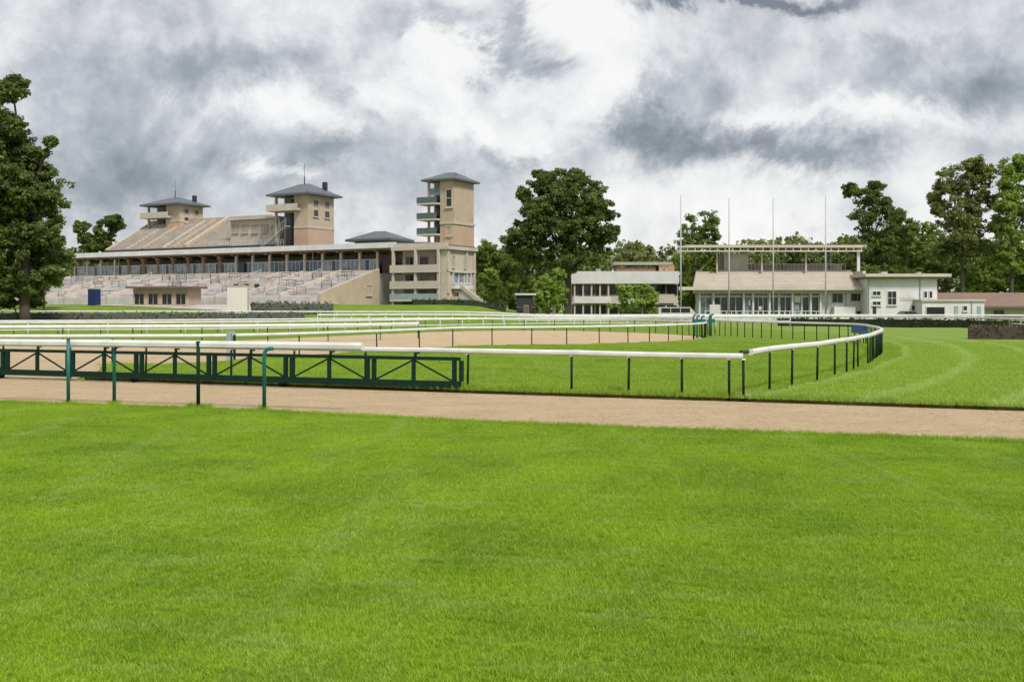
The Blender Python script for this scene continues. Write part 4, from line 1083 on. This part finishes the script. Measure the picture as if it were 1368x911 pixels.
# ------------------------------------------------------------------ vegetation
def leaf_mesh(name, centres, crad, per, size, m, rng, flat=.75, tvar=.35):
    """leaf-sized quads in clumps; tint varies from clump to clump and leaf to leaf"""
    n = len(centres) * per
    c = np.repeat(np.asarray(centres), per, 0); cr = np.repeat(np.asarray(crad), per)
    d = rng.normal(size=(n,3)); d /= np.linalg.norm(d, axis=1)[:,None]
    rr = rng.random(n) ** .5
    p = c + d * (cr * rr)[:,None] * np.array([1,1,flat])
    nrm = rng.normal(size=(n,3)) * .9 + d * .5 + np.array([0,0,.55]); nrm /= np.linalg.norm(nrm, axis=1)[:,None]
    ref = rng.normal(size=(n,3)); u = np.cross(nrm, ref); u /= np.linalg.norm(u, axis=1)[:,None]; v = np.cross(nrm, u)
    s = size * (.55 + .9 * rng.random(n)); a = u * s[:,None]; b = v * (s * .62)[:,None]
    fold = nrm * (s * .18)[:,None]
    V = np.stack([p - a, p - b + fold, p + a, p + b + fold], 1).reshape(-1,3)
    me = bpy.data.meshes.new(name)
    me.vertices.add(4*n); me.vertices.foreach_set('co', V.astype(np.float32).ravel())
    me.loops.add(4*n); me.loops.foreach_set('vertex_index', np.arange(4*n, dtype=np.int32))
    me.polygons.add(n); me.polygons.foreach_set('loop_start', np.arange(0, 4*n, 4, dtype=np.int32))
    me.update(calc_edges=True)
    ct = np.repeat(rng.random(len(centres)), per)
    t = np.clip(ct * (1-tvar) + rng.random(n) * tvar, 0, 1)
    me.attributes.new('tint', 'FLOAT', 'POINT').data.foreach_set('value', np.repeat(t, 4).astype(np.float32))
    me.materials.append(m)
    return me
def lobe_clumps(lobes, dens, rng, crad, inner=.35):
    C, Rr = [], []
    for (c, r) in lobes:
        k = max(6, int(dens * (r[0]*r[2] + r[0]*r[1]) ** 1.0))
        for _ in range(k):
            d = rng.normal(size=3); d /= np.linalg.norm(d)
            q = inner + (1 - inner) * rng.random() ** .45
            wob = 1 + .22 * mnoise.noise(Vector((c[0] + d[0]*2.3, c[1] + d[1]*2.3, c[2] + d[2]*2.3)))
            C.append(np.array(c) + d * np.array(r) * q * wob); Rr.append(crad * (.6 + .8 * rng.random()))
    return C, Rr
def tree(name, label, px, d, lobes, m, base_py=None, dens=2.6, leaf=.24, per=34, crad=.8, tr=.45, seed=1, group=None, cat='tree', fork=.42, lean=0.0, z0=None):
    rng = np.random.default_rng(seed)
    X = (px - CX) * d / F; z0 = zt(X, d) if z0 is None else z0
    o = thing(name, label, cat, (X, d, z0), 0, group)
    L3 = []
    for (a, b, ra, rb) in lobes:
        c = at(a, b, d); rx, rz = ra * d / F, rb * d / F
        L3.append(((c.x - X, (rng.random() - .5) * rx * .9, c.z - z0), (rx, max(rx * .85, rz * .6), rz)))
    sub = []
    for (c, r) in L3:
        sub.append((c, tuple(q * .66 for q in r)))
        for _ in range(9):
            dd = rng.normal(size=3); dd /= np.linalg.norm(dd); f = .62 + .36 * rng.random(); g = .28 + .26 * rng.random()
            sub.append((tuple(np.array(c) + dd * np.array(r) * f), (r[0]*g, r[1]*g, r[2]*g*.85)))
    top = max(c[2] + r[2] for c, r in L3)
    b = MB(); fz = top * fork
    trunk = [Vector((lean * t * fz + .12 * math.sin(t*5 + seed), .1 * math.cos(t*4 + seed), t * fz)) for t in (0, .12, .35, .7, 1)]
    trunk[0] = Vector((0,0,-.3))
    b.tube(trunk, [tr*1.45, tr*1.05, tr*.92, tr*.8, tr*.68], 9)
    ft = trunk[-1]
    for (c, r) in sorted(L3, key=lambda q: q[0][2])[-14:]:
        e = Vector(c); st_ = ft if e.z > fz*1.05 else trunk[3]
        mid = st_.lerp(e, .5) + Vector((0, 0, .12 * (e - st_).length)) * (1 if e.z > fz else .4)
        b.tube([st_ - Vector((0,0,.2)), mid, e, e + (e - mid) * .2], [tr*.5, tr*.3, tr*.15, tr*.05], 6)
    b.build('trunk', M['bark'], o, True)
    C, Rr = lobe_clumps(sub, dens * .62, rng, crad * .75)
    link('crown', leaf_mesh('crown', C, Rr, per, leaf, m, rng), o)
    return o
# big tree at the left edge
tree('broadleaf_tree', 'huge dark broadleaf tree beside the end of the old grandstand terraces', 34, 122,
     [(-8,150,40,38), (8,170,34,30), (-12,122,26,18), (14,212,42,32), (32,252,40,28), (0,240,60,40), (2,200,52,44), (-30,200,60,60), (38,232,26,20), (18,262,58,36), (60,268,24,14), (-20,270,70,50), (40,305,46,30), (10,330,70,40), (-50,330,60,60), (52,345,38,28), (64,322,24,16), (30,372,44,24), (-10,380,60,34), (70,365,14,12), (20,120,16,14), (66,190,5,4), (50,206,12,7)],
     M['leaf_dark'], dens=3.9, leaf=.21, per=40, crad=.75, tr=.55, seed=3, fork=.40)
tree('young_tree', 'thin young trunked tree with sparse leaves by the left terrace end', 58, 150,
     [(58,360,14,18), (70,375,14,12), (48,385,14,14), (75,350,12,10), (40,360,14,14)], M['leaf_olive'], dens=2.4, leaf=.2, per=22, crad=.6, tr=.14, seed=31, fork=.5)
for i, (px, lo) in enumerate(((112, [(112,310,12,12), (106,302,8,6), (118,326,14,8)]), (146, [(146,298,16,9), (137,310,12,12), (155,294,10,5), (140,324,18,8), (128,330,20,6)]))):
    tree('background_tree', ('small dark tree with a rounded top behind the grandstand canopy end', 'spreading ragged dark tree behind the grandstand canopy end')[i], px, 232, lo, M['leaf_dark'], dens=2.2, leaf=.3, per=24, crad=.8, tr=.35, seed=40+i, fork=.55)
# centre tree
tree('broadleaf_tree', 'tall spreading dark tree on a bare trunk between the tower and the low building', 758, 166,
     [(752,248,34,24), (735,262,36,28), (775,262,30,26), (760,285,50,34), (722,285,28,24), (800,295,24,26), (816,310,11,12), (705,312,28,16), (735,318,44,26), (785,318,34,26), (690,322,20,12), (760,340,44,20), (712,338,30,18), (770,235,16,12), (728,240,16,12), (700,262,8,10), (792,272,16,14)],
     M['leaf_dark'], dens=3.0, leaf=.23, per=40, crad=.85, tr=.62, seed=5, fork=.36)
for i, (px, d, lo, mm, lb) in enumerate((
    (668, 200, [(668,345,24,22), (650,335,14,14), (690,350,26,22), (660,370,24,22), (690,378,24,22), (644,352,8,22)], 'leaf_mid', 'mid green rounded tree behind the tower house stair'),
    (704, 208, [(704,350,30,30), (716,380,26,26), (690,385,22,24), (730,345,20,24)], 'leaf_dark', 'dense dark tree filling the gap behind the tall spreading tree'),
    (934, 196, [(934,300,22,18), (922,320,16,16), (948,318,14,16), (934,335,26,16), (930,355,28,20)], 'leaf_mid', 'rounded green tree standing alone behind the small stand canopy'),
    (1163, 198, [(1160,262,16,14), (1140,254,12,8), (1185,275,10,12), (1156,285,20,18), (1172,305,28,22), (1160,330,34,28), (1190,320,24,24), (1150,355,34,24), (1180,360,34,24), (1172,250,8,10), (1196,290,10,10)], 'leaf_dark', 'dark bluish ragged tree rising right behind the white house roof'),
    (1218, 210, [(1215,305,18,12), (1230,320,26,18), (1205,330,26,20), (1240,345,26,24), (1215,360,34,24), (1245,375,24,20)], 'leaf_mid', 'mid green bushy tree between the ragged dark tree and the tallest tree'),
    (1286, 190, [(1290,232,30,18), (1265,245,20,14), (1308,228,20,14), (1280,262,34,18), (1250,262,12,8), (1310,265,20,22), (1255,278,12,7), (1290,292,26,18), (1280,318,26,16), (1300,224,12,9), (1300,312,24,18), (1268,295,20,14), (1262,335,20,16), (1305,340,24,18)], 'leaf_olive', 'tallest olive green tree with open crown and pale trunk behind the red roofed block'),
    (1352, 186, [(1352,240,16,22), (1366,225,14,18), (1345,275,18,18), (1372,270,22,26), (1350,310,20,18), (1375,320,24,30), (1345,235,4,16), (1395,250,24,40), (1362,212,5,7), (1340,300,16,18), (1362,345,24,20), (1340,345,18,18)], 'leaf_light', 'bright green tall tree at the end of the red roofed block'),
    (1262, 206, [(1262,350,24,22), (1285,362,26,22), (1310,350,24,26), (1335,355,26,26), (1300,330,16,14), (1320,375,30,14), (1345,335,20,20)], 'leaf_mid', 'wide green understorey tree behind the red tiled roof'),
    (1400, 205, [(1400,300,40,60), (1440,320,40,60), (1385,350,36,40), (1370,370,24,20)], 'leaf_dark', 'dark tree mass standing past the bright green tall tree'))):
    tree('broadleaf_tree', lb, px, d, lo, M[mm], dens=2.3 if mm != 'leaf_olive' else 2.0, leaf=.22, per=40, crad=.9, tr=.38, seed=60+i, fork=.5)
# bushes
def bush(label, px, d, lobes, mm, seed):
    return tree('bush', label, px, d, lobes, M[mm], dens=5.5, leaf=.19, per=26, crad=.45, tr=.1, seed=seed, cat='bush', fork=.4)
bush('light green rounded bush beside the tower house stair', 655, 180, [(655,374,14,13), (648,382,12,14), (664,388,11,14), (656,398,16,12)], 'leaf_bright', 90)
bush('tall light green bush in front of the tall tree trunk', 735, 158, [(742,372,12,14), (728,382,14,14), (745,392,14,18), (732,400,17,16), (722,396,9,12)], 'leaf_bright', 91)
bush('broad bright topped bush in front of the low building', 846, 160, [(850,386,22,10), (832,392,14,10), (862,394,14,12), (846,404,26,14), (868,406,10,12)], 'leaf_bright', 92)
bush('small dark bush between the low building and the small stand', 924, 168, [(924,394,11,10), (922,404,12,9), (918,400,9,8)], 'leaf_mid', 93)
bush('pale green climber mound on the stair side of the small stand', 944, 171, [(948,352,12,10), (936,362,14,10), (952,364,12,9), (930,374,12,9)], 'leaf_bright', 95)
bush('low green bush at the foot of the huge tree', 22, 128, [(20,398,24,12), (40,402,16,8), (-5,400,20,12)], 'leaf_mid', 94)
# far wood, one mass
def wood(name, label, cells_, m, seed):
    rng = np.random.default_rng(seed); L3 = []
    for (px, py, d, r) in cells_:
        c = at(px, py, d); rr = r * d / F
        L3.append(((c.x, c.y, c.z - rr), (rr, rr, rr)))
        z = c.z - rr*2.2
        while z > 1.0: L3.append(((c.x + rng.normal()*rr*.3, c.y, z), (rr*1.05, rr, rr))); z -= rr*1.3
    C, Rr = lobe_clumps(L3, .9, rng, 1.3, .5)
    tag(link(name, leaf_mesh(name, C, Rr, 16, .55, m, rng)), label, 'woodland', kind='stuff')
rr_ = random.Random(11)
def skyline(pts, step, d0, d1):
    out = []; 
    for (a, ya), (b, yb) in zip(pts, pts[1:]):
        x = a
        while x < b:
            out.append((x, ya + (yb-ya)*(x-a)/(b-a) + rr_.uniform(-4, 7), rr_.uniform(d0, d1), rr_.uniform(9, 17))); x += step*rr_.uniform(.7, 1.3)
    return out
wood('far_wood', 'far wood closing the view between the tower and the tall spreading tree', skyline([(560,352),(640,330),(700,340),(780,344)], 11, 250, 285), M['leaf_mid'], 70)
wood('far_wood', 'far olive green wood seen above the low building and the small stand', skyline([(780,340),(806,332),(850,325),(890,332),(960,333),(1000,322),(1060,318),(1120,322)], 9, 250, 285), M['leaf_olive'], 72)
wood('far_wood', 'far dark wood filling in behind the white house and red roof', skyline([(1120,322),(1200,300),(1300,318),(1480,300)], 11, 250, 285), M['leaf_mid'], 73)
wood('far_wood', 'far wood glimpsed beyond the left end of the grandstand', skyline([(-200,330),(-60,330),(40,335),(90,345),(120,330),(160,338),(190,345)], 12, 255, 280), M['leaf_dark'], 71)
# hedges
def hedge(name, label, pts, h, th, m, seed, z0=None, dens=46, leaf=.055):
    rng = np.random.default_rng(seed)
    c = catmull(pts, .7); zf = z0 or (lambda x, y: 0)
    C, Rr, core = [], [], MB()
    o = Vector((c[0].x, c[0].y, zf(c[0].x, c[0].y)))
    for a, b in zip(c, c[1:]):
        t = (b - a).normalized(); s = Vector((t.y, -t.x)); L_ = (b - a).length
        for _ in range(int(L_ * h * dens)):
            u = rng.random(); w = (rng.random() - .5) * th; zz = rng.random() ** .8 * h
            p = a.lerp(b, u) + s * w; C.append((p.x - o.x, p.y - o.y, zf(p.x, p.y) + zz - o.z)); Rr.append(.10 + .1 * rng.random())
    root = thing(name, label, 'hedge', tuple(o))
    link('foliage', leaf_mesh('foliage', C, Rr, 7, leaf, m, rng), root)
    prof = [(-th*.36, -.1), (th*.36, -.1), (th*.36, h*.86), (-th*.36, h*.86)]
    sweep(core, [Vector((p.x, p.y, zf(p.x, p.y))) - o for p in c], prof); core.build('core', m, root)
hedge('brush_hedge', 'brown brushwood steeplechase hedge on the turf before the red roofed block', [(29.9,68.6), (34,67.6), (40,66)], 1.08, .9, M['brush'], 5, dens=60)
hedge('clipped_hedge', 'dark clipped hedge behind the rail in front of the white house', [(30,118), (38,112), (45,103), (47.5,96)], .95, .8, M['hedge'], 6, dens=22, leaf=.10)
hedge('clipped_hedge', 'long low greyish hedge along the lawn below the terraces', [(-92,132.5), (-60,132), (-40,131.4), (-26,131)], 1.1, .9, M['hedge_grey'], 8, z0=lambda x, y: zt(x, y), dens=14, leaf=.12)
hedge('clipped_hedge', 'low dark hedge along the foot of the tower house', [(-15.5,163), (-8,165.5), (-1,166)], .9, 1.0, M['hedge'], 9, z0=lambda x, y: zt(x, y), dens=14, leaf=.12)

hedge('clipped_hedge', 'grey green hedge beside the cream panel below the middle terrace', [(-36.5,147), (-30,146.5), (-25,146)], 1.75, 1.2, M['hedge_grey'], 12, z0=lambda x, y: zt(x, y), dens=16, leaf=.13)
# paved apron along the foot of the terraces
av, af = [], []; nx_ = 26; ny_ = 8
for j in range(ny_):
    for i in range(nx_):
        x = -100 + i * 2.9; y = 150 + j * 2.6 + max(0, (-x - 40)) * .40
        av.append((x, y, zt(x, y) + .05))
for j in range(ny_-1):
    for i in range(nx_-1): af.append((j*nx_+i, j*nx_+i+1, (j+1)*nx_+i+1, (j+1)*nx_+i))
me = bpy.data.meshes.new('paved_apron'); me.from_pydata(av, [], af); me.materials.append(M['terrace_worn_shade'])
tag(link('paved_apron', me), kind='structure')

# drainpipes, roof boxes, notices
for px in (1160.5, 1229): part(wb, 'drainpipe', 'grey_net', (lx(px)-.06, lx(px)+.06, -.16, -.04, .05, lz(373)))
part(wb, 'roof_vent', 'concrete', (lx(1190), lx(1198), 4, 5.2, lz(366)+.003, lz(362))); part(wb, 'roof_vent', 'grey_net', (lx(1236), lx(1241), 3, 4, lz(366)+.003, lz(362.5)))
part(an, 'drainpipe', 'grey_net', (lx(1298,-3)-.05, lx(1298,-3)+.05, -3.14, -3.03, .05, lz(403,-3)))
RLX = lambda px, y=0: RS.LX(px, y); RLZ = lambda py, y=0: RS.LZ(py, 0, y)
for a_, c_, p_, q_, m_ in ((1062,1070,397,404,'white_wall'), (1060,1068,407,414,'grey_net'), (1000,1006,401,408,'white_wall'), (945,951,400,405,'brown'), (957,961,399,404,'dark'), (1014,1018,409,414,'white_wall')):
    part(rs, 'notice', m_, (RLX(a_), RLX(c_), .28, .33, RLZ(q_), RLZ(p_)))
for px in (1106, 1131): part(rs, 'drainpipe', 'grey_net', (RLX(px)-.06, RLX(px)+.06, .34, .46, .05, RLZ(389)))
for px in (800, 852): part(mb_, 'roof_vent', 'grey_net', (MBF.LX(px,0), MBF.LX(px+6,0), 5, 6.2, MBF.LZ(363,0,0)+.003, MBF.LZ(358,0,0)))
for px in (150, 262, 410): part(gs, 'drainpipe', 'grey_net', (LX(px,-1.0)-.06, LX(px,-1.0)+.06, .55, .67, ZTOP, ZC))
